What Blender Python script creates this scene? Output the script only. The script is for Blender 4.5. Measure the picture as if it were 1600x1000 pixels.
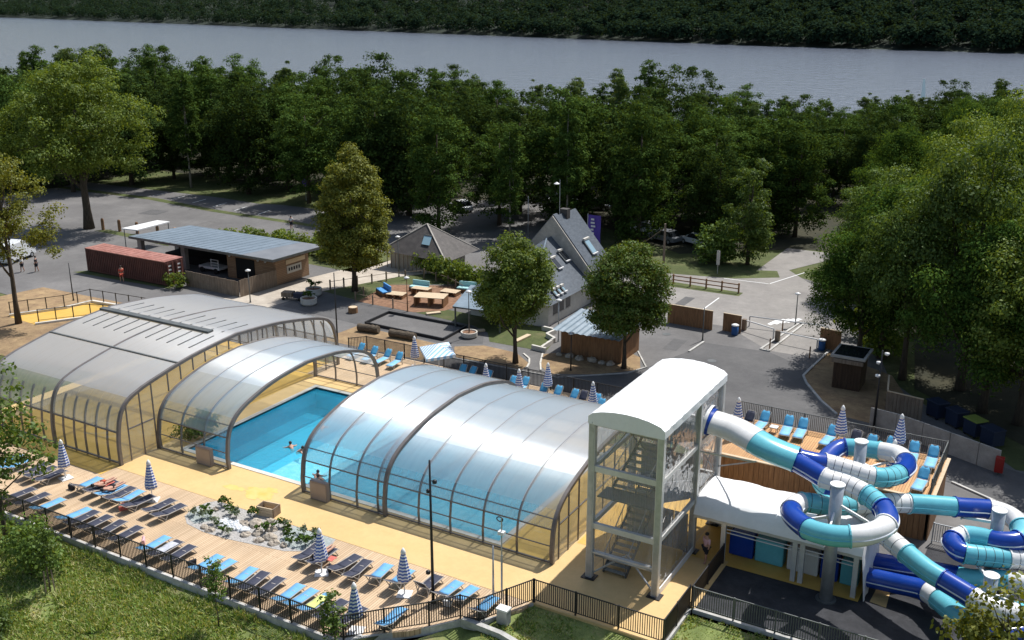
import bpy, math, random
import numpy as np
from mathutils import Vector, Matrix
R = math.radians
scene = bpy.context.scene
for o in list(bpy.data.objects):
    bpy.data.objects.remove(o)
COL = scene.collection

# ---------------------------------------------------------------- camera, sky, sun, exposure
cam_d = bpy.data.cameras.new('camera')
cam = bpy.data.objects.new('camera', cam_d)
COL.objects.link(cam)
cam.location = (0, 0, 28.5)
cam.rotation_euler = (R(90 - 17.64), 0, R(30.155))
cam_d.sensor_width = 36
cam_d.lens = 36.0
cam_d.clip_start = 0.5
cam_d.clip_end = 6000
scene.camera = cam

SUN_AZ = math.atan2(0.24, 0.97)          # measured from +y towards +x
SUN_EL = R(59)
world = bpy.data.worlds.new('World')
scene.world = world
world.use_nodes = True
wn = world.node_tree.nodes
sky = wn.new('ShaderNodeTexSky')
sky.sky_type = 'NISHITA'
sky.sun_disc = False
sky.sun_elevation = SUN_EL
sky.sun_rotation = SUN_AZ
sky.air_density = 1.3
sky.dust_density = 2.0
sky.ozone_density = 1.0
wn['Background'].inputs['Strength'].default_value = 0.09
world.node_tree.links.new(sky.outputs[0], wn['Background'].inputs['Color'])
sun_d = bpy.data.lights.new('sun', 'SUN')
sun_d.energy = 4.2
sun_d.angle = R(0.5)
sun_d.color = (1.0, 0.982, 0.955)
sun = bpy.data.objects.new('sun', sun_d)
COL.objects.link(sun)
sd = Vector((math.sin(SUN_AZ) * math.cos(SUN_EL), math.cos(SUN_AZ) * math.cos(SUN_EL), math.sin(SUN_EL)))
sun.rotation_euler = sd.to_track_quat('Z', 'Y').to_euler()
sun.location = (0, 60, 90)
scene.view_settings.view_transform = 'Standard'
scene.view_settings.look = 'None'
scene.view_settings.exposure = 0.35
scene.view_settings.gamma = 1.0
scene.view_settings.use_curve_mapping = False
try:
    scene.cycles.max_bounces = 5
    scene.cycles.diffuse_bounces = 2
    scene.cycles.glossy_bounces = 2
    scene.cycles.transmission_bounces = 3
    scene.cycles.transparent_max_bounces = 10
    scene.cycles.caustics_reflective = False
    scene.cycles.caustics_refractive = False
    scene.cycles.sample_clamp_indirect = 6
except Exception:
    pass

# ---------------------------------------------------------------- materials
MAT = {}
def nodes_of(m):
    m.use_nodes = True
    nt = m.node_tree
    return nt, nt.nodes, nt.links, nt.nodes.get('Principled BSDF')

def mat(name, c, c2=None, scale=1.0, rough=0.6, metal=0.0, bump=0.0, bscale=None, detail=4, spec=0.4, stretch=None, c3=None, wear=0.0):
    if name in MAT:
        return MAT[name]
    m = bpy.data.materials.new(name)
    nt, N, L, p = nodes_of(m)
    p.inputs['Base Color'].default_value = (*c, 1)
    p.inputs['Roughness'].default_value = rough
    p.inputs['Metallic'].default_value = metal
    p.inputs['Specular IOR Level'].default_value = spec
    if c2 is not None or bump:
        tc = N.new('ShaderNodeTexCoord')
        mp = N.new('ShaderNodeMapping')
        L.new(tc.outputs['Object'], mp.inputs['Vector'])
        if stretch:
            mp.inputs['Scale'].default_value = stretch
    if c2 is not None:
        nz = N.new('ShaderNodeTexNoise')
        nz.inputs['Scale'].default_value = scale
        nz.inputs['Detail'].default_value = detail
        nz.inputs['Roughness'].default_value = 0.62
        L.new(mp.outputs[0], nz.inputs['Vector'])
        cr = N.new('ShaderNodeValToRGB')
        cr.color_ramp.elements[0].position = 0.34
        cr.color_ramp.elements[0].color = (*c, 1)
        cr.color_ramp.elements[1].position = 0.68
        cr.color_ramp.elements[1].color = (*c2, 1)
        if c3 is not None:
            e = cr.color_ramp.elements.new(0.52)
            e.color = (*c3, 1)
        L.new(nz.outputs['Fac'], cr.inputs['Fac'])
        L.new(cr.outputs[0], p.inputs['Base Color'])
        if wear:
            cur = cr.outputs[0]
            for sc, lo, hi, dt_ in ((1.7, 1 - wear, 1 + wear * .7, 12), (0.07, 1 - wear, 1 + wear * .7, 5), (9.0, 1 - wear * .6, 1 + wear * .5, 6)):
                nw = N.new('ShaderNodeTexNoise'); nw.inputs['Scale'].default_value = sc; nw.inputs['Detail'].default_value = dt_; nw.inputs['Roughness'].default_value = .7
                if 'Distortion' in nw.inputs: nw.inputs['Distortion'].default_value = 0.6
                L.new(mp.outputs[0], nw.inputs['Vector'])
                mw = N.new('ShaderNodeMapRange'); mw.inputs[1].default_value = .35; mw.inputs[2].default_value = .65; mw.inputs[3].default_value = lo; mw.inputs[4].default_value = hi
                L.new(nw.outputs['Fac'], mw.inputs[0])
                mxw = N.new('ShaderNodeMix'); mxw.data_type = 'RGBA'; mxw.blend_type = 'MULTIPLY'; mxw.inputs[0].default_value = 1.0
                L.new(cur, mxw.inputs[6]); L.new(mw.outputs[0], mxw.inputs[7])
                cur = mxw.outputs[2]
            L.new(cur, p.inputs['Base Color'])
    if bump:
        nb = N.new('ShaderNodeTexNoise')
        nb.inputs['Scale'].default_value = bscale or scale * 6
        nb.inputs['Detail'].default_value = 3
        L.new(mp.outputs[0], nb.inputs['Vector'])
        b = N.new('ShaderNodeBump')
        b.inputs['Strength'].default_value = bump
        b.inputs['Distance'].default_value = 0.05
        L.new(nb.outputs['Fac'], b.inputs['Height'])
        L.new(b.outputs[0], p.inputs['Normal'])
    MAT[name] = m
    return m

def plank_mat(name, c, c2, mortar, row, length, rot, rough=0.65, gap=0.012):
    m = bpy.data.materials.new(name)
    nt, N, L, p = nodes_of(m)
    tc = N.new('ShaderNodeTexCoord')
    mp = N.new('ShaderNodeMapping')
    mp.inputs['Rotation'].default_value = rot
    L.new(tc.outputs['Object'], mp.inputs['Vector'])
    br = N.new('ShaderNodeTexBrick')
    br.offset = 0.37
    br.inputs['Scale'].default_value = 1
    br.inputs['Brick Width'].default_value = length
    br.inputs['Row Height'].default_value = row
    br.inputs['Mortar Size'].default_value = gap
    br.inputs['Color1'].default_value = (*c, 1)
    br.inputs['Color2'].default_value = (*c2, 1)
    br.inputs['Mortar'].default_value = (*mortar, 1)
    L.new(mp.outputs[0], br.inputs['Vector'])
    nz = N.new('ShaderNodeTexNoise')
    nz.inputs['Scale'].default_value = 0.35
    nz.inputs['Detail'].default_value = 6
    L.new(tc.outputs['Object'], nz.inputs['Vector'])
    hs = N.new('ShaderNodeMix')
    hs.data_type = 'RGBA'
    hs.blend_type = 'MULTIPLY'
    hs.inputs[0].default_value = 0.75
    mr = N.new('ShaderNodeMapRange')
    mr.inputs[1].default_value = 0.3
    mr.inputs[2].default_value = 0.7
    mr.inputs[3].default_value = 0.72
    mr.inputs[4].default_value = 1.12
    L.new(nz.outputs['Fac'], mr.inputs[0])
    L.new(br.outputs['Color'], hs.inputs[6])
    L.new(mr.outputs[0], hs.inputs[7])
    L.new(hs.outputs[2], p.inputs['Base Color'])
    b = N.new('ShaderNodeBump')
    b.inputs['Strength'].default_value = 0.5
    b.inputs['Distance'].default_value = 0.01
    b.invert = True
    L.new(br.outputs['Fac'], b.inputs['Height'])
    L.new(b.outputs[0], p.inputs['Normal'])
    p.inputs['Roughness'].default_value = rough
    MAT[name] = m
    return m

def schlick(N, L, f0, normal=None):
    """physical reflectance of a thin sheet seen from either side"""
    geo = N.new('ShaderNodeNewGeometry')
    dt = N.new('ShaderNodeVectorMath'); dt.operation = 'DOT_PRODUCT'
    L.new(normal if normal is not None else geo.outputs['Normal'], dt.inputs[0])
    L.new(geo.outputs['Incoming'], dt.inputs[1])
    ab = N.new('ShaderNodeMath'); ab.operation = 'ABSOLUTE'
    L.new(dt.outputs['Value'], ab.inputs[0])
    om = N.new('ShaderNodeMath'); om.operation = 'SUBTRACT'; om.use_clamp = True
    om.inputs[0].default_value = 1.0
    L.new(ab.outputs[0], om.inputs[1])
    pw = N.new('ShaderNodeMath'); pw.operation = 'POWER'
    L.new(om.outputs[0], pw.inputs[0]); pw.inputs[1].default_value = 5.0
    ma = N.new('ShaderNodeMath'); ma.operation = 'MULTIPLY_ADD'; ma.use_clamp = True
    L.new(pw.outputs[0], ma.inputs[0]); ma.inputs[1].default_value = 1 - f0; ma.inputs[2].default_value = f0
    return ma.outputs[0]

def leaf_mat(name, c, trans=0.35, gloss=0.018):
    m = bpy.data.materials.new(name)
    nt, N, L, p = nodes_of(m)
    N.remove(p)
    out = N['Material Output']
    oi = N.new('ShaderNodeObjectInfo')
    hv = N.new('ShaderNodeHueSaturation')
    hv.inputs['Color'].default_value = (*c, 1)
    mr = N.new('ShaderNodeMapRange')
    mr.inputs[3].default_value = 0.75
    mr.inputs[4].default_value = 1.25
    L.new(oi.outputs['Random'], mr.inputs[0])
    L.new(mr.outputs[0], hv.inputs['Value'])
    d = N.new('ShaderNodeBsdfDiffuse')
    t = N.new('ShaderNodeBsdfTranslucent')
    g = N.new('ShaderNodeBsdfGlossy')
    g.inputs['Roughness'].default_value = 0.55
    g.inputs['Color'].default_value = (0.9, 0.95, 0.9, 1)
    L.new(hv.outputs[0], d.inputs['Color'])
    t.inputs['Color'].default_value = (min(1, c[0] * 1.9 + .01), min(1, c[1] * 1.6 + .01), c[2] * 0.6, 1)
    m1 = N.new('ShaderNodeMixShader')
    m1.inputs[0].default_value = trans
    L.new(d.outputs[0], m1.inputs[1])
    L.new(t.outputs[0], m1.inputs[2])
    m2 = N.new('ShaderNodeMixShader')
    m2.inputs[0].default_value = gloss
    L.new(m1.outputs[0], m2.inputs[1])
    L.new(g.outputs[0], m2.inputs[2])
    L.new(m2.outputs[0], out.inputs[0])
    MAT[name] = m
    return m

def clear_mat(name, tint, ior=1.45, haze=0.0, hazecol=(0.8, 0.8, 0.8), rough=0.02, wave=0.0):
    """thin clear sheet: transparent, a share of milky scatter, and mirror gloss by Fresnel"""
    m = bpy.data.materials.new(name)
    nt, N, L, p = nodes_of(m)
    N.remove(p)
    out = N['Material Output']
    tr = N.new('ShaderNodeBsdfTransparent')
    tr.inputs[0].default_value = (*tint, 1)
    cur = tr
    if haze:
        d = N.new('ShaderNodeBsdfDiffuse')
        d.inputs[0].default_value = (*hazecol, 1)
        t = N.new('ShaderNodeBsdfTranslucent')
        t.inputs[0].default_value = (*hazecol, 1)
        mm = N.new('ShaderNodeMixShader')
        mm.inputs[0].default_value = 0.45
        L.new(d.outputs[0], mm.inputs[1])
        L.new(t.outputs[0], mm.inputs[2])
        m1 = N.new('ShaderNodeMixShader')
        m1.inputs[0].default_value = haze
        L.new(tr.outputs[0], m1.inputs[1])
        L.new(mm.outputs[0], m1.inputs[2])
        cur = m1
    g = N.new('ShaderNodeBsdfGlossy')
    g.inputs['Roughness'].default_value = rough
    nsock = None
    if wave:
        tc = N.new('ShaderNodeTexCoord')
        nz = N.new('ShaderNodeTexNoise')
        mp = N.new('ShaderNodeMapping')
        mp.inputs['Scale'].default_value = (14, 1.2, 1.2)
        L.new(tc.outputs['Object'], mp.inputs[0])
        L.new(mp.outputs[0], nz.inputs['Vector'])
        nz.inputs['Scale'].default_value = 1.0
        nz.inputs['Detail'].default_value = 2
        b = N.new('ShaderNodeBump')
        b.inputs['Strength'].default_value = 1.0
        b.inputs['Distance'].default_value = wave
        L.new(nz.outputs['Fac'], b.inputs['Height'])
        L.new(b.outputs[0], g.inputs['Normal'])
        nsock = b.outputs[0]
    m2 = N.new('ShaderNodeMixShader')
    L.new(schlick(N, L, ((ior - 1) / (ior + 1)) ** 2 * 1.8, nsock), m2.inputs[0])
    L.new(cur.outputs[0], m2.inputs[1])
    L.new(g.outputs[0], m2.inputs[2])
    L.new(m2.outputs[0], out.inputs[0])
    MAT[name] = m
    return m

def water_mat(name, tint, scale, strength, rough, deep=None):
    m = bpy.data.materials.new(name)
    nt, N, L, p = nodes_of(m)
    out = N['Material Output']
    tc = N.new('ShaderNodeTexCoord')
    nz = N.new('ShaderNodeTexNoise')
    nz.inputs['Scale'].default_value = scale
    nz.inputs['Detail'].default_value = 5
    nz.inputs['Roughness'].default_value = 0.6
    L.new(tc.outputs['Object'], nz.inputs['Vector'])
    b = N.new('ShaderNodeBump')
    b.inputs['Strength'].default_value = strength
    b.inputs['Distance'].default_value = 1.0 / scale * 0.25
    L.new(nz.outputs['Fac'], b.inputs['Height'])
    if deep is not None:
        p.inputs['Base Color'].default_value = (*deep, 1)
        p.inputs['Roughness'].default_value = rough
        p.inputs['IOR'].default_value = 1.33
        L.new(b.outputs[0], p.inputs['Normal'])
    else:
        N.remove(p)
        tr = N.new('ShaderNodeBsdfTransparent')
        tr.inputs[0].default_value = (*tint, 1)
        g = N.new('ShaderNodeBsdfGlossy')
        g.inputs['Roughness'].default_value = rough
        L.new(b.outputs[0], g.inputs['Normal'])
        mx = N.new('ShaderNodeMixShader')
        df = N.new('ShaderNodeBsdfDiffuse'); df.inputs[0].default_value = (0.05, 0.52, 0.74, 1)
        m0 = N.new('ShaderNodeMixShader'); m0.inputs[0].default_value = 0.34
        L.new(tr.outputs[0], m0.inputs[1]); L.new(df.outputs[0], m0.inputs[2])
        L.new(schlick(N, L, 0.02, b.outputs[0]), mx.inputs[0])
        L.new(m0.outputs[0], mx.inputs[1])
        L.new(g.outputs[0], mx.inputs[2])
        L.new(mx.outputs[0], out.inputs[0])
    MAT[name] = m
    return m

def stripe_mat(name, c1, c2, period, axis=2, rough=0.75, tilt=0.0):
    m = bpy.data.materials.new(name)
    nt, N, L, p = nodes_of(m)
    tc = N.new('ShaderNodeTexCoord')
    mp = N.new('ShaderNodeMapping')
    mp.inputs['Rotation'].default_value = (tilt, 0, 0)
    L.new(tc.outputs['Object'], mp.inputs[0])
    sx = N.new('ShaderNodeSeparateXYZ')
    L.new(mp.outputs[0], sx.inputs[0])
    a = N.new('ShaderNodeMath'); a.operation = 'DIVIDE'; a.inputs[1].default_value = period
    f = N.new('ShaderNodeMath'); f.operation = 'FRACT'
    g = N.new('ShaderNodeMath'); g.operation = 'GREATER_THAN'; g.inputs[1].default_value = 0.5
    L.new(sx.outputs[axis], a.inputs[0])
    L.new(a.outputs[0], f.inputs[0])
    L.new(f.outputs[0], g.inputs[0])
    mx = N.new('ShaderNodeMix'); mx.data_type = 'RGBA'
    mx.inputs[6].default_value = (*c1, 1)
    mx.inputs[7].default_value = (*c2, 1)
    L.new(g.outputs[0], mx.inputs[0])
    L.new(mx.outputs[2], p.inputs['Base Color'])
    p.inputs['Roughness'].default_value = rough
    MAT[name] = m
    return m

M = MAT
mat('grass', (0.12, 0.16, 0.04), (0.34, 0.26, 0.14), 0.5, 0.9, bump=0.6, bscale=14, c3=(0.21, 0.25, 0.075), detail=8, wear=0.2)
mat('lawn', (0.072, 0.086, 0.024), (0.15, 0.135, 0.06), 0.35, 0.9, bump=0.6, bscale=16, c3=(0.078, 0.098, 0.026), detail=8, wear=0.2)
mat('dry_earth', (0.23, 0.15, 0.085), (0.36, 0.25, 0.13), 0.8, 0.95, bump=0.5, bscale=9, detail=8, wear=0.2)
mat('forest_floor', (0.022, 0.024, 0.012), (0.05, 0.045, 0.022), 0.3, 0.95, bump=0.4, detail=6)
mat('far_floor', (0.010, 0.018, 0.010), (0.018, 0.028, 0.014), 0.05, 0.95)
mat('wood_shaded', (0.045, 0.026, 0.015), (0.075, 0.045, 0.026), 1.5, 0.8, stretch=(5, 5, .7))  # kiosk timber: shade of the overhead trees put into the near-black colour
mat('asphalt', (0.122, 0.116, 0.112), (0.185, 0.176, 0.168), 0.16, 0.85, bump=0.35, bscale=30, detail=9, c3=(0.145, 0.139, 0.134), wear=0.10)
mat('asphalt_dark', (0.085, 0.083, 0.083), (0.125, 0.121, 0.118), 0.25, 0.85, bump=0.35, bscale=30, detail=8, wear=0.10)
mat('asphalt_worn', (0.12, 0.115, 0.11), (0.17, 0.163, 0.155), 1.5, 0.9, bump=.3, bscale=30, wear=.15)
mat('road_light', (0.21, 0.195, 0.18), (0.29, 0.27, 0.245), 0.22, 0.85, bump=0.3, bscale=30, detail=9, wear=0.10)
mat('rubber', (0.028, 0.029, 0.033), (0.05, 0.05, 0.055), 1.2, 0.9, bump=0.5, bscale=40, detail=9, wear=0.2)
mat('resin', (0.63, 0.42, 0.175), (0.68, 0.465, 0.21), 0.35, 0.55, bump=0.15, bscale=25, detail=7, wear=0.05)
mat('resin_strong', (0.62, 0.37, 0.07), (0.70, 0.44, 0.11), 0.4, 0.5, bump=0.15, bscale=25, detail=7, wear=0.06)
mat('resin_stain', (0.74, 0.45, 0.11), (0.76, 0.52, 0.20), 1.2, 0.45)
mat('path_beige', (0.42, 0.36, 0.29), (0.52, 0.46, 0.38), 0.4, 0.9, bump=0.3, detail=8, wear=0.12)
mat('mulch', (0.16, 0.085, 0.05), (0.30, 0.17, 0.10), 2.2, 0.95, bump=0.8, bscale=12, detail=8)
mat('kerb', (0.42, 0.41, 0.38), (0.55, 0.53, 0.49), 1.5, 0.85, bump=0.2, wear=0.18)
mat('paint_white', (0.72, 0.72, 0.70), (0.8, 0.8, 0.78), 3, 0.6)
mat('gravel', (0.30, 0.29, 0.27), (0.52, 0.49, 0.46), 9, 0.9, bump=0.9, bscale=24)
mat('gravel_green', (0.27, 0.31, 0.30), (0.45, 0.49, 0.47), 9, 0.9, bump=0.9, bscale=24)
mat('pebble_white', (0.62, 0.66, 0.68), (0.85, 0.86, 0.86), 6, 0.8, bump=0.9, bscale=14)
mat('rock', (0.33, 0.28, 0.22), (0.55, 0.48, 0.39), 2.5, 0.9, bump=0.6)
mat('tile_blue', (0.07, 0.50, 0.70), (0.09, 0.58, 0.78), 3.0, 0.4, detail=8)
mat('tile_light', (0.42, 0.80, 0.90), (0.78, 0.95, 0.97), 2.6, 0.4, detail=8)  # pale shallow-end tiles; the water's caustic light is put into the brighter colour
mat('tile_navy', (0.03, 0.06, 0.12), None, rough=0.4)
plank_mat('deck_wood', (0.53, 0.375, 0.225), (0.63, 0.46, 0.29), (0.28, 0.175, 0.10), 0.145, 3.2, (0, 0, R(90)))
plank_mat('terrace_wood', (0.50, 0.26, 0.10), (0.60, 0.34, 0.14), (0.20, 0.10, 0.04), 0.145, 3.2, (0, 0, R(90)))
plank_mat('cladding', (0.185, 0.085, 0.033), (0.27, 0.13, 0.052), (0.05, 0.025, 0.012), 0.16, 2.6, (R(90), 0, R(90)))
plank_mat('cladding_h', (0.27, 0.16, 0.09), (0.36, 0.22, 0.125), (0.10, 0.06, 0.035), 0.18, 4.0, (R(90), 0, 0))
mat('wood_brown', (0.20, 0.10, 0.045), (0.32, 0.17, 0.08), 1.5, 0.75, stretch=(5, 5, 0.7), detail=6, wear=0.15)
mat('wood_grey', (0.17, 0.125, 0.09), (0.28, 0.22, 0.165), 1.5, 0.85, stretch=(5, 5, 0.7), detail=6, wear=0.15)
mat('wood_pale', (0.52, 0.40, 0.26), (0.64, 0.51, 0.35), 2, 0.8, stretch=(1, 6, 6))
mat('joint_grey', (0.36, 0.36, 0.37), None, rough=0.5)
mat('frame_brown', (0.13, 0.115, 0.105), (0.17, 0.15, 0.14), 2, 0.45)
mat('alu', (0.60, 0.59, 0.555), (0.68, 0.67, 0.64), 1.2, 0.42, metal=0.25, wear=0.07)
mat('steel', (0.38, 0.40, 0.42), (0.52, 0.54, 0.56), 2, 0.4, metal=0.55)
mat('steel_dark', (0.09, 0.10, 0.10), (0.15, 0.155, 0.15), 2, 0.5, metal=0.2)
mat('black_metal', (0.018, 0.018, 0.02), None, rough=0.45)
mat('membrane', (0.80, 0.80, 0.79), (0.84, 0.84, 0.83), 0.8, 0.5, bump=0.12, bscale=2.5, wear=0.035)
mat('plastic_white', (0.74, 0.73, 0.71), (0.8, 0.79, 0.77), 2, 0.4)
mat('plastic_frame', (0.34, 0.31, 0.28), (0.46, 0.43, 0.39), 3, 0.5)
mat('sling_blue', (0.13, 0.36, 0.62), (0.17, 0.42, 0.68), 3, 0.8, detail=6)
mat('sling_teal', (0.06, 0.30, 0.52), (0.09, 0.36, 0.58), 3, 0.8, detail=6)
mat('sling_sky', (0.20, 0.47, 0.70), (0.25, 0.53, 0.75), 3, 0.8, detail=6)
mat('sling_navy', (0.032, 0.036, 0.060), (0.048, 0.052, 0.08), 3, 0.8, detail=6)
mat('towel_yellow', (0.55, 0.60, 0.18), (0.62, 0.66, 0.25), 5, 0.95)
mat('towel_grey', (0.40, 0.41, 0.45), (0.55, 0.56, 0.6), 5, 0.95)
mat('towel_red', (0.55, 0.12, 0.10), (0.62, 0.2, 0.15), 5, 0.95)
mat('slide_white', (0.74, 0.73, 0.71), (0.79, 0.78, 0.76), 1.5, 0.22, spec=0.5, wear=0.06)
mat('slide_turq', (0.13, 0.47, 0.55), (0.155, 0.52, 0.60), 1.5, 0.22, spec=0.5, wear=0.05)
mat('slide_blue', (0.008, 0.048, 0.30), (0.011, 0.058, 0.35), 1.5, 0.2, spec=0.5)
mat('slate', (0.070, 0.086, 0.105), (0.115, 0.132, 0.152), 2.2, 0.5, stretch=(1, 1, 3), detail=8, wear=0.2)
mat('slate_brown', (0.055, 0.048, 0.044), (0.095, 0.084, 0.076), 2.0, 0.7, detail=8, wear=0.2)
mat('render_grey', (0.36, 0.33, 0.29), (0.47, 0.44, 0.39), 0.8, 0.9, detail=8, wear=0.14)
mat('render_pale', (0.40, 0.37, 0.325), (0.52, 0.48, 0.42), 0.9, 0.9, detail=8, wear=0.14)
mat('render_cream', (0.55, 0.52, 0.46), (0.62, 0.59, 0.53), 0.8, 0.9, detail=8, wear=0.1)
mat('roof_bluegrey', (0.19, 0.235, 0.275), (0.23, 0.28, 0.325), 0.7, 0.4, metal=0.15, detail=7, wear=0.1)
mat('roof_grey', (0.155, 0.165, 0.18), (0.19, 0.20, 0.215), 0.7, 0.6)
mat('sheet_metal', (0.17, 0.225, 0.265), (0.23, 0.285, 0.33), 1.2, 0.5, metal=0.1, wear=.1)
mat('container_red', (0.32, 0.13, 0.10), (0.42, 0.20, 0.16), 0.9, 0.6, detail=8, wear=0.2)
mat('container_shaded', (0.095, 0.034, 0.028), (0.135, 0.05, 0.04), 0.9, 0.6, detail=8, wear=0.2)  # sides and doors: container red with their shade put into the colour
mat('glass_dark', (0.015, 0.018, 0.022), None, rough=0.08, spec=0.6)
mat('skylight', (0.22, 0.34, 0.40), None, rough=0.1, spec=0.6)
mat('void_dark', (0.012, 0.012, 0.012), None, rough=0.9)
mat('bark', (0.055, 0.042, 0.03), (0.11, 0.085, 0.06), 3, 0.95, bump=0.8, stretch=(3, 3, 0.6))
mat('bark_pale', (0.20, 0.18, 0.15), (0.34, 0.31, 0.27), 3, 0.95, stretch=(3, 3, 0.6))
mat('bin_blue', (0.02, 0.09, 0.26), None, rough=0.5)
mat('car_white', (0.70, 0.71, 0.72), None, rough=0.25, spec=0.6)
mat('car_grey', (0.22, 0.23, 0.25), None, rough=0.25, spec=0.6)
mat('tyre', (0.015, 0.015, 0.015), None, rough=0.8)
mat('flag_purple', (0.10, 0.06, 0.34), (0.13, 0.08, 0.40), 2, 0.8)
mat('skin', (0.48, 0.27, 0.19), None, rough=0.6)
mat('hair', (0.025, 0.016, 0.012), None, rough=0.6)
mat('cloth_red', (0.55, 0.10, 0.06), None, rough=0.85)
mat('cloth_pink', (0.66, 0.40, 0.42), None, rough=0.85)
mat('cloth_white', (0.7, 0.7, 0.68), None, rough=0.85)
mat('cloth_dark', (0.02, 0.022, 0.03), None, rough=0.85)
mat('roll_brown', (0.085, 0.065, 0.045), (0.15, 0.12, 0.085), 3, 0.95, bump=0.7, stretch=(0.6, 4, 4))
mat('mesh_panel', (0.30, 0.30, 0.29), None, rough=0.8)
mat('sofa_blue', (0.09, 0.30, 0.62), None, rough=0.8)
mat('sofa_mint', (0.35, 0.58, 0.58), None, rough=0.8)
mat('ext_red', (0.28, 0.015, 0.012), None, rough=0.4)
mat('sail_mint', (0.72, 0.84, 0.80), None, rough=0.7)
mat('bin_navy', (0.02, 0.03, 0.06), None, rough=0.5)
mat('lime', (0.22, 0.27, 0.05), None, rough=0.6)
stripe_mat('parasol', (0.06, 0.125, 0.42), (0.80, 0.81, 0.82), 0.17, 2, tilt=R(8))
stripe_mat('parasol_wide', (0.28, 0.50, 0.72), (0.78, 0.80, 0.82), 0.30, 0)
clear_mat('glazing', (0.93, 0.95, 0.95), 1.35)
clear_mat('glazing_tint', (0.93, 0.93, 0.92), 1.35, haze=0.24, hazecol=(0.72, 0.73, 0.74))
clear_mat('pvc_film', (0.97, 0.97, 0.97), 1.6, haze=0.16, hazecol=(0.85, 0.85, 0.85), rough=0.08, wave=0.16)
water_mat('pool_water', (0.74, 0.95, 0.98), 3.6, 1.0, 0.05)
water_mat('lake_water', None, 0.28, 0.9, 0.10, deep=(0.155, 0.175, 0.215))

def opal_mat(name, share, tint=(0.82, 0.9, 0.95)):
    """twin-wall polycarbonate: milky sheet with fine flutes that smear the sun across the vault"""
    m = bpy.data.materials.new(name)
    nt, N, L, p = nodes_of(m)
    N.remove(p)
    out = N['Material Output']
    tr = N.new('ShaderNodeBsdfTransparent'); tr.inputs[0].default_value = (*tint, 1)
    d = N.new('ShaderNodeBsdfDiffuse'); d.inputs[0].default_value = (0.44, 0.475, 0.53, 1)
    t = N.new('ShaderNodeBsdfTranslucent'); t.inputs[0].default_value = (0.84, 0.87, 0.90, 1)
    tc = N.new('ShaderNodeTexCoord')
    nz = N.new('ShaderNodeTexNoise')
    mp = N.new('ShaderNodeMapping'); mp.inputs['Scale'].default_value = (1.6, 0.12, 0.12)
    L.new(tc.outputs['Object'], mp.inputs[0]); L.new(mp.outputs[0], nz.inputs['Vector'])
    nz.inputs['Scale'].default_value = 3.0; nz.inputs['Detail'].default_value = 5
    mr = N.new('ShaderNodeMapRange')
    mr.inputs[1].default_value = 0.3; mr.inputs[2].default_value = 0.7
    mr.inputs[3].default_value = 1 - share - 0.035; mr.inputs[4].default_value = 1 - share + 0.035
    L.new(nz.outputs['Fac'], mr.inputs[0])
    # milky share grows with the length of the path through the sheet (Beer-Lambert)
    geo = N.new('ShaderNodeNewGeometry')
    dt = N.new('ShaderNodeVectorMath'); dt.operation = 'DOT_PRODUCT'
    L.new(geo.outputs['Normal'], dt.inputs[0]); L.new(geo.outputs['Incoming'], dt.inputs[1])
    ab = N.new('ShaderNodeMath'); ab.operation = 'ABSOLUTE'; L.new(dt.outputs['Value'], ab.inputs[0])
    mxm = N.new('ShaderNodeMath'); mxm.operation = 'MAXIMUM'; L.new(ab.outputs[0], mxm.inputs[0]); mxm.inputs[1].default_value = 0.15
    dv = N.new('ShaderNodeMath'); dv.operation = 'DIVIDE'; dv.inputs[0].default_value = 1.0; L.new(mxm.outputs[0], dv.inputs[1])
    pw = N.new('ShaderNodeMath'); pw.operation = 'POWER'; L.new(mr.outputs[0], pw.inputs[0]); L.new(dv.outputs[0], pw.inputs[1])
    sh_ = N.new('ShaderNodeMath'); sh_.operation = 'SUBTRACT'; sh_.inputs[0].default_value = 1.0; L.new(pw.outputs[0], sh_.inputs[1])
    mm = N.new('ShaderNodeMixShader'); mm.inputs[0].default_value = 0.5
    L.new(d.outputs[0], mm.inputs[1]); L.new(t.outputs[0], mm.inputs[2])
    m1 = N.new('ShaderNodeMixShader')
    L.new(sh_.outputs[0], m1.inputs[0])
    L.new(tr.outputs[0], m1.inputs[1]); L.new(mm.outputs[0], m1.inputs[2])
    w = N.new('ShaderNodeTexWave')
    w.wave_type = 'BANDS'; w.bands_direction = 'X'; w.wave_profile = 'SIN'
    w.inputs['Scale'].default_value = 6.0
    L.new(tc.outputs['Object'], w.inputs['Vector'])
    b = N.new('ShaderNodeBump'); b.inputs['Strength'].default_value = 1.0; b.inputs['Distance'].default_value = 0.010
    L.new(w.outputs['Fac'], b.inputs['Height'])
    g = N.new('ShaderNodeBsdfGlossy'); g.inputs['Roughness'].default_value = 0.24
    L.new(b.outputs[0], g.inputs['Normal'])
    m2 = N.new('ShaderNodeMixShader')
    L.new(schlick(N, L, 0.09), m2.inputs[0]); L.new(m1.outputs[0], m2.inputs[1]); L.new(g.outputs[0], m2.inputs[2])
    L.new(m2.outputs[0], out.inputs[0])
    MAT[name] = m
opal_mat('opal_top', 0.66)
opal_mat('opal_side', 0.30, (0.86, 0.93, 0.96))
opal_mat('opal_clear', 0.46)

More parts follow.
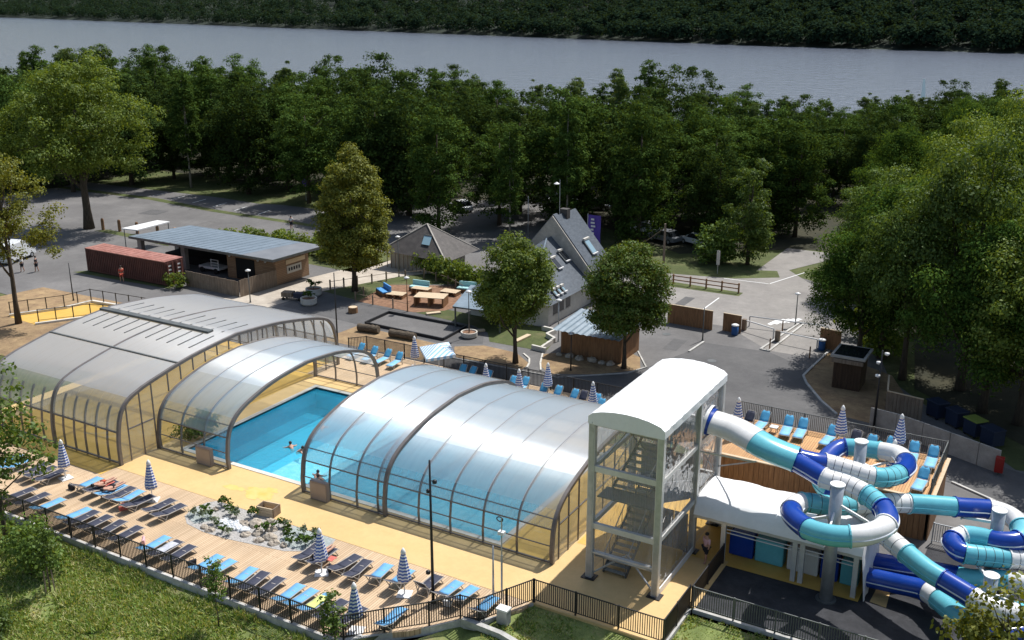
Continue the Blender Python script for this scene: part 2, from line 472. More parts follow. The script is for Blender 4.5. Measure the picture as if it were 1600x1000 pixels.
LEAF_SETS = {
    'dark': [(0.0432, 0.0792, 0.0198), (0.0612, 0.1080, 0.0252), (0.0828, 0.1332, 0.0306)],  # cloud shade over the wood put into the green; garden plants share it
    'mid': [(0.062, 0.108, 0.020), (0.088, 0.145, 0.026), (0.12, 0.178, 0.032)],
    'deep': [(0.038, 0.078, 0.018), (0.058, 0.110, 0.023), (0.090, 0.150, 0.030)],  # shade on the front right-hand trees is put into this darker green
    'bright': [(0.090, 0.142, 0.022), (0.13, 0.19, 0.028), (0.175, 0.23, 0.036)],
    'olive': [(0.098, 0.115, 0.018), (0.14, 0.157, 0.023), (0.195, 0.20, 0.030)],
    'shade': [(0.0317, 0.0558, 0.0186), (0.0446, 0.0781, 0.0223), (0.0632, 0.1004, 0.0260)],  # lakeside wood: cloud shade painted into the leaf colour
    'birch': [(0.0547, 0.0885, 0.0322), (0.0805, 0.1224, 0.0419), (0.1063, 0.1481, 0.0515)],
    'far': [(0.0165, 0.0330, 0.0225), (0.0240, 0.0465, 0.0285), (0.0360, 0.0630, 0.0345)],  # far shore: cloud shade and bluish haze put into the leaf colour
    'silver': [(0.11, 0.15, 0.10), (0.15, 0.19, 0.13), (0.20, 0.23, 0.17)],
    'meadow': [(0.15, 0.24, 0.05), (0.24, 0.32, 0.085), (0.40, 0.40, 0.18)],
}
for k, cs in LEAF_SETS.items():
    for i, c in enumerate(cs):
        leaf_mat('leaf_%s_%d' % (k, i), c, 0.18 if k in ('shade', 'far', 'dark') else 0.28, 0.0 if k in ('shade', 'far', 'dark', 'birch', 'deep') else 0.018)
def leaves(k):
    return [M['leaf_%s_%d' % (k, i)] for i in range(3)]

# ---------------------------------------------------------------- mesh helpers
OFF = {}
def tag(o, label=None, cat=None, group=None, kind=None):
    if label: o['label'] = label
    if cat: o['category'] = cat
    if group: o['group'] = group
    if kind: o['kind'] = kind
    return o

def thing(name, label, cat, loc=(0, 0, 0), rz=0, group=None):
    o = bpy.data.objects.new(name, None)
    o.empty_display_size = 0.2
    COL.objects.link(o)
    o.location = loc
    o.rotation_euler = (0, 0, rz)
    OFF[o.name] = Vector(loc)
    return tag(o, label, cat, group)

class MB:
    def __init__(s):
        s.v = []; s.f = []; s.mi = []; s.cur = 0
    def add(s, vs, fs):
        n = len(s.v)
        s.v += [tuple(v) for v in vs]
        s.f += [tuple(i + n for i in f) for f in fs]
        s.mi += [s.cur] * len(fs)
        return s
    def box(s, x0, x1, y0, y1, z0, z1):
        return s.add([(x0, y0, z0), (x1, y0, z0), (x1, y1, z0), (x0, y1, z0), (x0, y0, z1), (x1, y0, z1), (x1, y1, z1), (x0, y1, z1)],
                     [(0, 3, 2, 1), (4, 5, 6, 7), (0, 1, 5, 4), (1, 2, 6, 5), (2, 3, 7, 6), (3, 0, 4, 7)])
    def beam(s, p, q, w, h=None, up=(0, 0, 1)):
        h = h or w
        p, q = Vector(p), Vector(q)
        d = (q - p).normalized()
        u = Vector(up)
        if abs(d.dot(u)) > 0.98: u = Vector((0, 1, 0))
        a = d.cross(u).normalized() * (w / 2)
        b = a.cross(d).normalized() * (h / 2)
        vs = [p - a - b, p + a - b, p + a + b, p - a + b, q - a - b, q + a - b, q + a + b, q - a + b]
        return s.add(vs, [(0, 1, 2, 3), (7, 6, 5, 4), (0, 4, 5, 1), (1, 5, 6, 2), (2, 6, 7, 3), (3, 7, 4, 0)])
    def tube(s, pts, r, n=8, cap=True, closed=False):
        pts = [Vector(p) for p in pts]
        m = len(pts)
        rs = r if isinstance(r, (list, tuple)) else [r] * m
        prev = None
        rings = []
        for i, p in enumerate(pts):
            d = (pts[min(i + 1, m - 1)] - pts[max(i - 1, 0)]).normalized()
            if prev is None:
                u = Vector((0, 0, 1)) if abs(d.z) < 0.9 else Vector((1, 0, 0))
                a = d.cross(u).normalized()
            else:
                a = (prev - d * prev.dot(d)).normalized()
            prev = a
            b = d.cross(a)
            rings.append([p + (a * math.cos(2 * math.pi * k / n) + b * math.sin(2 * math.pi * k / n)) * rs[i] for k in range(n)])
        vs = [v for rg in rings for v in rg]
        fs = []
        for i in range(m - 1):
            for k in range(n):
                k2 = (k + 1) % n
                fs.append((i * n + k, i * n + k2, (i + 1) * n + k2, (i + 1) * n + k))
        if cap:
            fs.append(tuple(range(n - 1, -1, -1)))
            fs.append(tuple(range((m - 1) * n, m * n)))
        return s.add(vs, fs)
    def cyl(s, p, q, r0, r1=None, n=12):
        return s.tube([p, q], [r0, r0 if r1 is None else r1], n)
    def sheet(s, poly, z):
        return s.add([(x, y, z) for x, y in poly], [tuple(range(len(poly)))])
    def prism(s, poly, z0, z1):
        n = len(poly)
        a = sum(poly[i][0] * poly[(i + 1) % n][1] - poly[(i + 1) % n][0] * poly[i][1] for i in range(n))
        if a < 0: poly = poly[::-1]
        vs = [(x, y, z0) for x, y in poly] + [(x, y, z1) for x, y in poly]
        return s.add(vs, [tuple(range(n - 1, -1, -1)), tuple(range(n, 2 * n))] + [(i, (i + 1) % n, n + (i + 1) % n, n + i) for i in range(n)])
    def lathe(s, prof, n=16, c=(0, 0), lobes=0, amp=0.0, cap=True):
        vs = []
        for r, z in prof:
            for k in range(n):
                t = 2 * math.pi * k / n
                rr = r * (1 + (amp * math.cos(lobes * t) if lobes else 0))
                vs.append((c[0] + rr * math.cos(t), c[1] + rr * math.sin(t), z))
        fs = []
        for i in range(len(prof) - 1):
            for k in range(n):
                k2 = (k + 1) % n
                fs.append((i * n + k, i * n + k2, (i + 1) * n + k2, (i + 1) * n + k))
        if cap:
            fs.append(tuple(range(n - 1, -1, -1)))
            fs.append(tuple(range((len(prof) - 1) * n, len(prof) * n)))
        return s.add(vs, fs)
    def build(s, name, m, parent=None, smooth=False, world=True, bevel=0.0):
        me = bpy.data.meshes.new(name)
        off = OFF.get(parent.name, Vector((0, 0, 0))) if (parent and world) else Vector((0, 0, 0))
        me.from_pydata([(v[0] - off.x, v[1] - off.y, v[2] - off.z) for v in s.v], [], s.f)
        for mm in (m if isinstance(m, (list, tuple)) else [m]):
            me.materials.append(M[mm] if isinstance(mm, str) else mm)
        if any(s.mi):
            me.polygons.foreach_set('material_index', s.mi)
        if smooth:
            me.polygons.foreach_set('use_smooth', [True] * len(me.polygons))
        me.update()
        o = bpy.data.objects.new(name, me)
        COL.objects.link(o)
        if parent:
            o.parent = parent
            OFF[o.name] = OFF.get(parent.name, Vector((0, 0, 0)))
        if bevel:
            bm = o.modifiers.new('bevel', 'BEVEL')
            bm.width = bevel; bm.segments = 2; bm.limit_method = 'ANGLE'
        return o

def copy_tree(o, parent=None):
    c = o.copy()
    COL.objects.link(c)
    if parent: c.parent = parent
    for ch in o.children:
        copy_tree(ch, c)
    return c

def place(proto, used, loc, rz=0, label=None, group=None, scale=None, cat=None):
    """first call moves the prototype itself, later calls copy it with its parts"""
    o = copy_tree(proto) if used.get(proto.name) else proto
    used[proto.name] = True
    o.location = loc
    o.rotation_euler = (0, 0, rz)
    if scale: o.scale = scale if isinstance(scale, (tuple, list)) else (scale,) * 3
    return tag(o, label, cat, group)
USED = {}
def struct(mb, name, m, **k):
    return tag(mb.build(name, m, **k), kind='structure')

ORD = ['first', 'second', 'third', 'fourth', 'fifth', 'sixth', 'seventh', 'eighth', 'ninth', 'tenth', 'eleventh', 'twelfth', 'thirteenth', 'fourteenth', 'fifteenth', 'sixteenth', 'seventeenth', 'eighteenth', 'nineteenth', 'twentieth', 'twenty-first', 'twenty-second', 'twenty-third', 'twenty-fourth']

def catmull(pts, n):
    pts = [np.array(p, float) for p in pts]
    out = []
    m = len(pts)
    for i in range(m - 1):
        p0 = pts[max(i - 1, 0)]; p1 = pts[i]; p2 = pts[i + 1]; p3 = pts[min(i + 2, m - 1)]
        for k in range(n):
            t = k / n
            out.append(0.5 * ((2 * p1) + (-p0 + p2) * t + (2 * p0 - 5 * p1 + 4 * p2 - p3) * t * t + (-p0 + 3 * p1 - 3 * p2 + p3) * t ** 3))
    out.append(pts[-1])
    return out

# ---------------------------------------------------------------- the setting
POOL = (-49.6, -25.4, 42.4, 55.55)
def shore_y(x):
    return (232 + 0.502 * x) / 0.865

def bank_edge(x):
    if x < -26: return 31.05
    if x < -23.45: return 31.05 + (x + 26) / 2.55 * 4.3
    if x < -21.2: return 36.4
    if x < -14.2: return 38.3
    return 41.75

def bank_h(x, y):
    d = bank_edge(x) - y
    if d <= 0: return -0.5
    n = 0.05 * math.sin(x * 1.3 + y) + 0.05 * math.sin(x * 0.6 - y * 1.1)
    k = 0.13 if x < -22 else 0.05
    b = 0.34 if x < -22 else 0.12
    return -b - k * d + n * min(1, d)

g = MB()
g.sheet([(-330, 31.05), (-49.6, 31.05), (-49.6, shore_y(-49.6)), (-330, shore_y(-330))], -0.03)
g.sheet([(-49.6, 31.05), (-26, 31.05), (-26, 42.4), (-49.6, 42.4)], -0.03)
g.sheet([(-49.6, 55.55), (-25.4, 55.55), (-25.4, shore_y(-25.4)), (-49.6, shore_y(-49.6))], -0.03)
g.sheet([(-26, 38.3), (-25.4, 38.3), (-25.4, 42.4), (-26, 42.4)], -0.03)
g.sheet([(-25.4, 38.3), (-14.2, 38.3), (-14.2, shore_y(-14.2)), (-25.4, shore_y(-25.4))], -0.03)
g.sheet([(-14.2, 41.75), (250, 41.75), (250, shore_y(250)), (-14.2, shore_y(-14.2))], -0.03)
struct(g, 'ground', 'lawn')

g = MB()
xs = [-130, -110, -95] + [-85 + i * 1.0 for i in range(64)] + [-21.19, -20, -18, -16, -14.19, -12, -10, -8, -6, -4, -2, 0, 3, 6, 10, 16, 25, 40]
ys = [-30, -10, 0, 6, 11, 15] + [18 + i * 0.9 for i in range(27)]
vs = []
for y in ys:
    for x in xs:
        yy = min(y, bank_edge(x))
        vs.append((x, yy, bank_h(x, yy - 1e-4)))
nx = len(xs)
fs = []
for j in range(len(ys) - 1):
    for i in range(nx - 1):
        if vs[(j + 1) * nx + i][1] > vs[j * nx + i][1] or vs[(j + 1) * nx + i + 1][1] > vs[j * nx + i + 1][1]:
            fs.append((j * nx + i, j * nx + i + 1, (j + 1) * nx + i + 1, (j + 1) * nx + i))
g.add(vs, fs)
struct(g, 'grass_bank', 'grass', smooth=True)

# lake and far shore
g = MB()
g.sheet([(-2600, -900), (-116, 150), (40, 255), (900, 600), (900, 3400), (-2600, 3400)], -1.2)
struct(g, 'lake', 'lake_water')
SHORE = [(-1980, 1075), (-1737, 1012), (-1332, 906), (-725, 760), (-395, 680), (-187, 629), (-46, 614), (60, 612), (260, 630)]
HILL = [(0, -1.6), (8, 0.3), (30, 4), (70, 11), (150, 27), (300, 48), (480, 60)]
def hill_h(s):
    return float(np.interp(s, [a for a, b in HILL], [b for a, b in HILL]))
def shore_pt(t, s):
    n = len(SHORE) - 1
    i = min(int(t * n), n - 1)
    f = t * n - i
    x = SHORE[i][0] * (1 - f) + SHORE[i + 1][0] * f
    y = SHORE[i][1] * (1 - f) + SHORE[i + 1][1] * f
    return x - 0.33 * s, y + 0.94 * s
g = MB()
nt_ = 60
for i in range(nt_ + 1):
    for s, h in HILL:
        x, y = shore_pt(i / nt_, s)
        g.v.append((x, y, h))
k = len(HILL)
for i in range(nt_):
    for j in range(k - 1):
        g.f.append((i * k + j, (i + 1) * k + j, (i + 1) * k + j + 1, i * k + j + 1)); g.mi.append(0)
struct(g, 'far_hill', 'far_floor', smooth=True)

def zsheet(name, poly, z, m, kind='structure'):
    return struct(MB().sheet(poly, z), name, m)
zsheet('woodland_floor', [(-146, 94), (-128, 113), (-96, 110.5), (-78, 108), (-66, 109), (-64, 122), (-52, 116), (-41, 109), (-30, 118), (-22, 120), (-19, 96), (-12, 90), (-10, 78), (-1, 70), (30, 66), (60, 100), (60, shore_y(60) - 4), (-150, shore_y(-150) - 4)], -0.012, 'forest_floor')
zsheet('car_park', [(-140, 62), (-66, 58), (-52.2, 63.8), (-28, 63.8), (-18, 57), (-18, 51), (26, 51), (26, 70), (-2, 66.5), (-12, 79), (-18, 97), (-23, 104), (-28, 106.5), (-33, 101.5), (-42, 99.5), (-52, 108), (-66, 124), (-73, 130), (-84, 118), (-82, 105), (-92, 108), (-110, 107.5), (-140, 106)], -0.004, 'asphalt')
zsheet('access_road', [(-22.2, 81), (-18.3, 81), (-18.3, 96), (-24, 103), (-28, 108), (-24, 118), (-31, 118), (-31, 104), (-42, 99), (-42, 95), (-25.5, 95), (-25.5, 84)], 0.001, 'road_light')
zsheet('parking_bay', [(-37.3, 85.5), (-25.45, 85.5), (-25.45, 95.2), (-37.3, 95.3)], 0.004, 'road_light')
zsheet('drive', [(-30, 57.5), (-18.2, 64), (-5, 62.5), (-1, 60), (-1, 66), (-13.9, 69.9), (-15.5, 71.9), (-17.5, 75), (-18, 78.1), (-22, 80.7), (-27.6, 80.2), (-28, 77), (-30, 70), (-34.5, 66.6), (-46, 65.9), (-46, 64.2)], 0.003, 'asphalt_dark')
zsheet('play_asphalt', [(-66.3, 70.2), (-56.2, 69.3), (-46.9, 68.8), (-43.8, 70.4), (-45.2, 72.9), (-47.3, 74.2), (-52, 74.9), (-58.6, 74.9), (-66.4, 76.1)], 0.004, 'asphalt_dark')
zsheet('beige_path', [(-73.8, 66), (-67.6, 66), (-66.4, 76.1), (-63, 84.5), (-60, 88.7), (-67.6, 90.5), (-69.6, 86), (-70.6, 80.8), (-71.6, 75.7)], 0.006, 'path_beige')
zsheet('tree_lawn', [(-66.3, 76.2), (-59, 75), (-62.2, 81.4), (-55.9, 85.2), (-51, 80), (-49, 78), (-49, 84), (-56, 88.5), (-60, 88.6), (-63, 84.4)], 0.008, 'lawn')
zsheet('mulch_bed', [(-61, 75.1), (-62.1, 81.4), (-55.9, 84.6), (-51.3, 79.6), (-52, 76.8), (-54.2, 74.9)], 0.011, 'mulch')
zsheet('house_lawn', [(-54, 74.9), (-47.2, 74.3), (-45, 73.2), (-43.6, 71.2), (-39.5, 71.3), (-38.2, 71.3), (-38.8, 74), (-39.9, 74.7), (-39.7, 76.1), (-41.2, 77), (-51.9, 77.2)], 0.009, 'lawn')
zsheet('dry_strip', [(-56.5, 64.4), (-46, 64.4), (-46, 68.4), (-56.2, 69)], 0.005, 'dry_earth')
zsheet('dry_bed', [(-45.5, 68.6), (-43.5, 70.1), (-40.2, 69.9), (-37.95, 68.1), (-37.8, 66.6), (-41.4, 66.6), (-44.1, 66.4)], 0.007, 'dry_earth')
zsheet('dry_bed', [(-38.1, 70.7), (-37.2, 71.6), (-31.3, 72), (-31.9, 74.6), (-30.8, 74), (-29.6, 71.3), (-32.3, 68.5), (-35.5, 66.9), (-37, 68.2)], 0.007, 'dry_earth')
zsheet('kerbed_island', [(-13.9, 69.9), (-15.5, 71.9), (-17.4, 75), (-18, 76.4), (-17.9, 78.1), (-17.6, 83.2), (-12, 80), (-9, 73), (-10, 69.2)], 0.010, 'dry_earth')
zsheet('grass_verge', [(-140, 101.8), (-120, 102.4), (-106, 100.6), (-91, 100.1), (-84, 99.6), (-84, 98.6), (-91, 98.9), (-106, 99.3), (-120, 101), (-140, 100.4)], 0.006, 'lawn')
zsheet('grass_verge', [(-140, 106), (-127, 107.4), (-112, 107.3), (-104, 106.7), (-96, 109), (-100, 118), (-140, 120)], 0.004, 'lawn')
zsheet('grass_verge', [(-108.5, 84.5), (-103, 84.2), (-95, 83.2), (-95, 82), (-103.3, 82.9), (-109.5, 83.2)], 0.006, 'lawn')
zsheet('grass_verge', [(-94.5, 68.5), (-80.5, 69), (-80.5, 70.2), (-93.6, 69.7)], 0.006, 'lawn')
zsheet('shrub_bed', [(-93, 85), (-68, 83.5), (-68, 92), (-80, 94), (-92, 90.5)], 0.006, 'lawn')
zsheet('grass_verge', [(-42.5, 99.3), (-32, 101.7), (-28, 104.5), (-29, 107), (-36, 104.2), (-41, 103)], 0.006, 'lawn')
zsheet('grass_verge', [(-38, 95.4), (-29.5, 95.5), (-29.5, 96.9), (-38, 97.3)], 0.006, 'lawn')
zsheet('dry_ground', [(-95, 46), (-66.2, 49), (-66.2, 57.5), (-80, 63.3), (-92, 63)], 0.004, 'dry_earth')
zsheet('playground', [(-14.05, 42.0), (26, 42.0), (26, 53.8), (-5.2, 53.8), (-5.2, 50.6), (-7, 50.6), (-7.2, 46.6), (-14.05, 46.6)], 0.002, 'rubber')
zsheet('slope_path', [(-60, 21.4), (-42.5, 24.2), (-38, 24.6), (-33, 22.5), (-30, 14), (-60, 14)], -1.10, 'path_beige')

# painted markings
def marking(name, p, q, w, z=0.010):
    p, q = Vector((*p, 0)), Vector((*q, 0))
    n = (q - p).normalized().cross(Vector((0, 0, 1))) * w / 2
    zsheet(name, [(a.x, a.y) for a in (p - n, q - n, q + n, p + n)], z, 'paint_white')
for a, b in (((-117.1, 102.6), (-117.4, 105.6)), ((-112.5, 102.4), (-112.9, 105.4)), ((-107.8, 101.8), (-108.3, 104.9)), ((-103.3, 101.4), (-103.8, 104.3)), ((-98.7, 101.1), (-99.2, 104.0)), ((-121.6, 103.2), (-121.9, 106.2))):
    marking('bay_line', a, b, 0.16)
for a, b in (((-36.3, 86.5), (-36.3, 94)), ((-31, 86.5), (-31, 94)), ((-33, 101.2), (-28.3, 101.5)), ((-28.2, 101.6), (-26.2, 108))):
    marking('bay_line', a, b, 0.12)
rng = random.Random(5)
for i in range(5):
    zsheet('road_arrow', [(-24.4 + 0.35 * i, 88.1 + .5 * i), (-24.0 + .4 * i, 87.9 + .5 * i), (-23.6 + .4 * i, 89.9 + .3 * i), (-24.0 + .4 * i, 90 + .3 * i)], 0.0085 + .0006 * i, 'paint_white')

for i, (x, y, w, l, a) in enumerate(((-24.2, 70.5, 1.6, 4.2, .2), (-29.5, 78.5, 1.2, 3.0, .05), (-21.0, 99, 2.2, 1.5, .3), (-33.5, 90.5, 1.0, 4.5, 0), (-100, 92, 2, 6, .1), (-112, 95, 3, 3, .2), (-86, 98.2, 1.2, 5, .1), (-20.2, 92, .8, 2.2, .3), (-26.5, 66.5, 2.5, 1.4, .5))):
    ca, sa = math.cos(a), math.sin(a)
    zsheet('asphalt_patch', [(x + dx * ca - dy * sa, y + dx * sa + dy * ca) for dx, dy in ((-w / 2, -l / 2), (w / 2, -l / 2), (w / 2, l / 2), (-w / 2, l / 2))], .0052 + .0004 * i, 'asphalt_dark' if i % 2 else 'asphalt_worn')
for i, (x, y) in enumerate(((-20.4, 96.5), (-19.8, 93.2), (-25.4, 76.2), (-23.9, 73.4), (-31.2, 80.8))):
    zsheet('manhole_cover', [(x + .38 * math.cos(t * .449), y + .38 * math.sin(t * .449)) for t in range(14)], .012, 'steel_dark')
# kerbs
def kerb(pts, w=0.18, h=0.12, name='kerb', m='kerb', z=0.0):
    o = MB()
    for a, b in zip(pts[:-1], pts[1:]):
        d = (Vector((*b, 0)) - Vector((*a, 0))).normalized() * 0.02
        o.beam((a[0] - d.x, a[1] - d.y, z + h / 2 - 0.02), (b[0] + d.x, b[1] + d.y, z + h / 2 - 0.02), w, h)
    return struct(o, name, m)
kerb([(-13.9, 69.9), (-15.5, 71.9), (-17.4, 75), (-18, 76.4), (-17.95, 78.1), (-17.7, 83.2)])
kerb([(-22.8, 80.9), (-22.05, 80.8), (-21.5, 89.6), (-21.9, 89.7), (-22.8, 80.9)])
kerb([(-27.8, 77.3), (-27.6, 80.3)])
kerb([(-39.5, 69.9), (-38.5, 69.1), (-37.95, 68.1), (-37.65, 67.2)], 0.14, 0.1, m='render_cream')
kerb([(-38.13, 70.7), (-37.2, 68.6), (-36.4, 67.2)], 0.14, 0.1, m='render_cream')
kerb([(-46, 66), (-34.5, 66.4), (-30.2, 70), (-29.4, 72), (-31.5, 75.2)], 0.12, 0.1)
kerb([(-14.15, 46.8), (-14.15, 41.9)], 0.25, 0.06, m='resin')
low = MB()
for a, b in (((-39.5, 71.35), (-38.1, 71.2)), ((-38.6, 71.3), (-38.75, 74.0)), ((-38.75, 74.0), (-39.9, 74.7)), ((-39.9, 74.7), (-39.75, 76.1)), ((-39.75, 76.1), (-41.2, 76.3))):
    low.beam((*a, 0.2), (*b, 0.2), 0.22, 0.4)
tag(low.build('garden_wall', 'render_cream'), 'low cream garden wall stepping along the lawn beside the slate house', 'wall')

# ---------------------------------------------------------------- pool and decks
px0, px1, py0, py1 = POOL
g = MB()
dk = 0.06
for r in ((-66.2, px0, 38.3, 57.35), (px0, px1, 38.3, py0), (px0, px1, py1, 57.35), (px1, -14.3, 38.3, 57.3)):
    g.prism([(r[0], r[2]), (r[1], r[2]), (r[1], r[3]), (r[0], r[3])], -0.2, 0.02)
struct(g, 'pool_deck', 'resin')
zsheet('hall_floor', [(-64.0, 38.9), (-51.3, 38.9), (-51.3, 57.2), (-64.0, 57.2)], 0.026, 'resin_strong')
zsheet('hall_floor_back', [(-64.0, 57.4), (-51.3, 57.4), (-51.3, 60.0), (-64.0, 60.0)], 0.026, 'resin_strong')
zsheet('deck_strip', [(-66.1, 37.15), (-51.2, 37.15), (-51.2, 38.72), (-66.1, 38.72)], 0.026, 'resin_strong')
zsheet('hall_floor_end', [(-25.1, 42.1), (-22.1, 42.1), (-22.1, 56.8), (-25.1, 56.8)], 0.026, 'resin_strong')
zsheet('tower_floor', [(-21.8, 44.6), (-16.4, 44.6), (-16.4, 52.5), (-21.8, 52.5)], 0.026, 'resin_strong')
rs = random.Random(3)
for iz in range(26):
    cx, cy, r = -41.0 + rs.gauss(0, .9), 40.25 + rs.gauss(0, .33), rs.choice((.07, .1, .14, .2, .3))
    ph = rs.random() * 6
    zsheet('resin_patch', [(cx + r * 1.5 * (1 + .35 * math.sin(2 * t + ph) + .2 * rs.random()) * math.cos(t * .3927), cy + r * (.8 + .5 * rs.random()) * math.sin(t * .3927)) for t in range(16)], 0.0212 + .0003 * iz, 'resin_stain')
zsheet('resin_patch', [(-6.8, 46.75), (-6.75, 48.05), (-6.1, 48.3), (-6.0, 46.6)], 0.012, 'resin')
zsheet('annex_floor', [(-16.2, 46.4), (-7.3, 46.4), (-7.3, 50.5), (-16.2, 50.5)], 0.03, 'resin_strong')
g = MB()
g.prism([(-70, 31.2), (-27.7, 31.2), (-26.3, 32.3), (-24.9, 33.4), (-24.3, 34.3), (-23.3, 35.55), (-22.3, 36.2), (-21.3, 37.5), (-21.1, 38.28), (-70, 38.28)], -0.28, 0.016)
struct(g, 'timber_deck', 'deck_wood')
g = MB()
g.prism([(-52.0, 57.36), (-28, 57.36), (-28, 63.9), (-51.2, 63.9), (-52.0, 62.6)], -0.1, 0.05)
struct(g, 'timber_deck', 'deck_wood')
# basin: deep end left of x=-43.3
g = MB()
D0, D1, XS = -1.75, -0.7, -43.2
g.cur = 0
g.add([(px0, py0, D0), (XS, py0, D0), (XS, py1, D0), (px0, py1, D0)], [(0, 1, 2, 3)])
g.cur = 1
g.add([(XS, py0, D1), (px1, py0, D1), (px1, py1, D1), (XS, py1, D1)], [(0, 1, 2, 3)])
g.cur = 0
g.add([(XS, py0, D0), (XS, py1, D0), (XS, py1, D1), (XS, py0, D1)], [(0, 1, 2, 3)])
for (a, b) in (((px0, py0), (px1, py0)), ((px1, py0), (px1, py1)), ((px1, py1), (px0, py1)), ((px0, py1), (px0, py0))):
    g.add([(*a, D0), (*b, D0), (*b, 0.0), (*a, 0.0)], [(0, 1, 2, 3)])
struct(g, 'pool_basin', ['tile_blue', 'tile_light'])
struct(MB().sheet([(px0, py0), (px1, py0), (px1, py1), (px0, py1)], -0.13), 'pool_water', 'pool_water')
g = MB()
for a, b in (((px0 - .15, py0), (px1 + .15, py0)), ((px1, py0 - .15), (px1, py1 + .15)), ((px1 + .15, py1), (px0 - .15, py1)), ((px0, py1 + .15), (px0, py0 - .15))):
    zz = 0.028 if a[1] == b[1] else 0.024
    g.beam((*a, zz), (*b, zz), 0.34, 0.05)
struct(g, 'pool_coping', 'render_cream')

# ---------------------------------------------------------------- sliding pool enclosures
def full_profile(half, y0, yc, n=6):
    pts = catmull([(y0 + d, z) for d, z in half], n)
    left = [(float(p[0]), float(p[1])) for p in pts]
    right = [(2 * yc - y, z) for y, z in reversed(left[:-1])]
    return left + right
H1 = [(0, 0), (-.02, 1.25), (.08, 2.2), (.24, 2.95), (.52, 3.6), (1.05, 4.12), (1.9, 4.47), (3.2, 4.80), (6.6, 5.40), (10.75, 5.75)]
H2 = [(0, 0), (-.05, .8), (.02, 1.35), (.14, 2.05), (.48, 2.8), (1.25, 3.48), (2.6, 4.02), (4.8, 4.53), (7.75, 4.78)]
H4 = [(0, 0), (-.05, .8), (.0, 1.3), (.10, 1.95), (.42, 2.64), (1.15, 3.28), (2.5, 3.82), (4.7, 4.34), (7.55, 4.60)]
P1 = full_profile(H1, 38.65, 49.4)
P2 = full_profile(H2, 41.70, 49.45)
P4 = full_profile(H4, 41.92, 49.47)

def prof_z(P, y):
    if y <= P[0][0] or y >= P[-1][0]: return 0.0
    top = [p for p in P]
    ys = [p[0] for p in top]; zs = [p[1] for p in top]
    best = 0
    for i in range(len(P) - 1):
        a, b = P[i], P[i + 1]
        if min(a[0], b[0]) <= y <= max(a[0], b[0]) and abs(b[0] - a[0]) > 1e-6:
            best = max(best, a[1] + (b[1] - a[1]) * (y - a[0]) / (b[0] - a[0]))
    return best

def cut(P, brk):
    """split a profile (list of y,z from front to back) at heights brk on the front and mirrored on the back"""
    n = len(P); mid = n // 2
    idx = [0]
    for b in brk:
        idx.append(min(range(mid), key=lambda i: abs(P[i][1] - b)))
    out = idx + [n - 1 - i for i in reversed(idx)]
    return out

def normal2(P, i):
    a = P[max(i - 1, 0)]; b = P[min(i + 1, len(P) - 1)]
    dy, dz = b[0] - a[0], b[1] - a[1]
    l = math.hypot(dy, dz) or 1
    return (-dz / l, dy / l)

def y_of(P, i): return P[i][0]
def rib_mb(P, x, w, t, out=0.0):
    """box section arch"""
    o = MB()
    n = len(P)
    for i in range(n):
        ny, nz = normal2(P, i)
        y, z = P[i]
        for dx, k in ((-w / 2, out - t), (w / 2, out - t), (w / 2, out), (-w / 2, out)):
            o.v.append((x + dx, y + ny * k, max(z + nz * k, 0.0)))
    for i in range(n - 1):
        for k in range(4):
            k2 = (k + 1) % 4
            o.f.append((i * 4 + k, i * 4 + k2, (i + 1) * 4 + k2, (i + 1) * 4 + k)); o.mi.append(0)
    return o

def enclosure(label, P, ribs, thick, brk, mats, rails, out=0.0, short=None):
    x0, x1 = ribs[0], ribs[-1]
    root = thing('pool_enclosure', label, 'pool enclosure', ((x0 + x1) / 2, P[0][0], 0.02), group='sliding pool enclosure sections')
    for i, x in enumerate(ribs):
        big = x in thick
        if short and not big:
            k_ = min(range(len(P) // 2), key=lambda q: abs(P[q][1] - short))
            for half in (P[:k_ + 1], P[len(P) - 1 - k_:]):
                rib_mb(half, x, 0.085, 0.11, -0.005).build('arch_rib', 'frame_brown', root)
            continue
        rib_mb(P, x, 0.20 if big else 0.085, 0.20 if big else 0.11, out + (0.05 if big else -0.005)).build('arch_rib', 'frame_brown', root, smooth=False)
    for x in ribs:
        if x not in thick and not short:
            i0 = min(range(len(P) // 2), key=lambda q: abs(P[q][1] - brk[-2]))
            rib_mb(P[i0:len(P) - i0], x, 0.035, 0.02, 0.055).build('panel_joint', 'joint_grey', root)
    c = cut(P, brk)
    for a, b in zip(ribs[:-1], ribs[1:]):
        for j in range(len(c) - 1):
            o = MB()
            seg = P[c[j]:c[j + 1] + 1]
            for y, z in seg:
                o.v += [(a + 0.003, y, z + 0.03), (b - 0.003, y, z + 0.03)]
            for q in range(len(seg) - 1):
                o.f.append((2 * q, 2 * q + 1, 2 * q + 3, 2 * q + 2)); o.mi.append(0)
            mm = mats[min(j, len(c) - 2 - j)]
            o.build('roof_panel' if mm.startswith('opal') else 'glass_pane', mm, root, smooth=True)
    for zi, w in rails:
        i = min(range(len(P) // 2), key=lambda q: abs(P[q][1] - zi))
        for ii in (i, len(P) - 1 - i):
            y, z = P[ii]
            dz = 0.03 if zi < 2.3 else -0.03
            MB().beam((x0, y, z + dz), (x1, y, z + dz), w, w).build('rail', 'frame_brown', root)
    return root

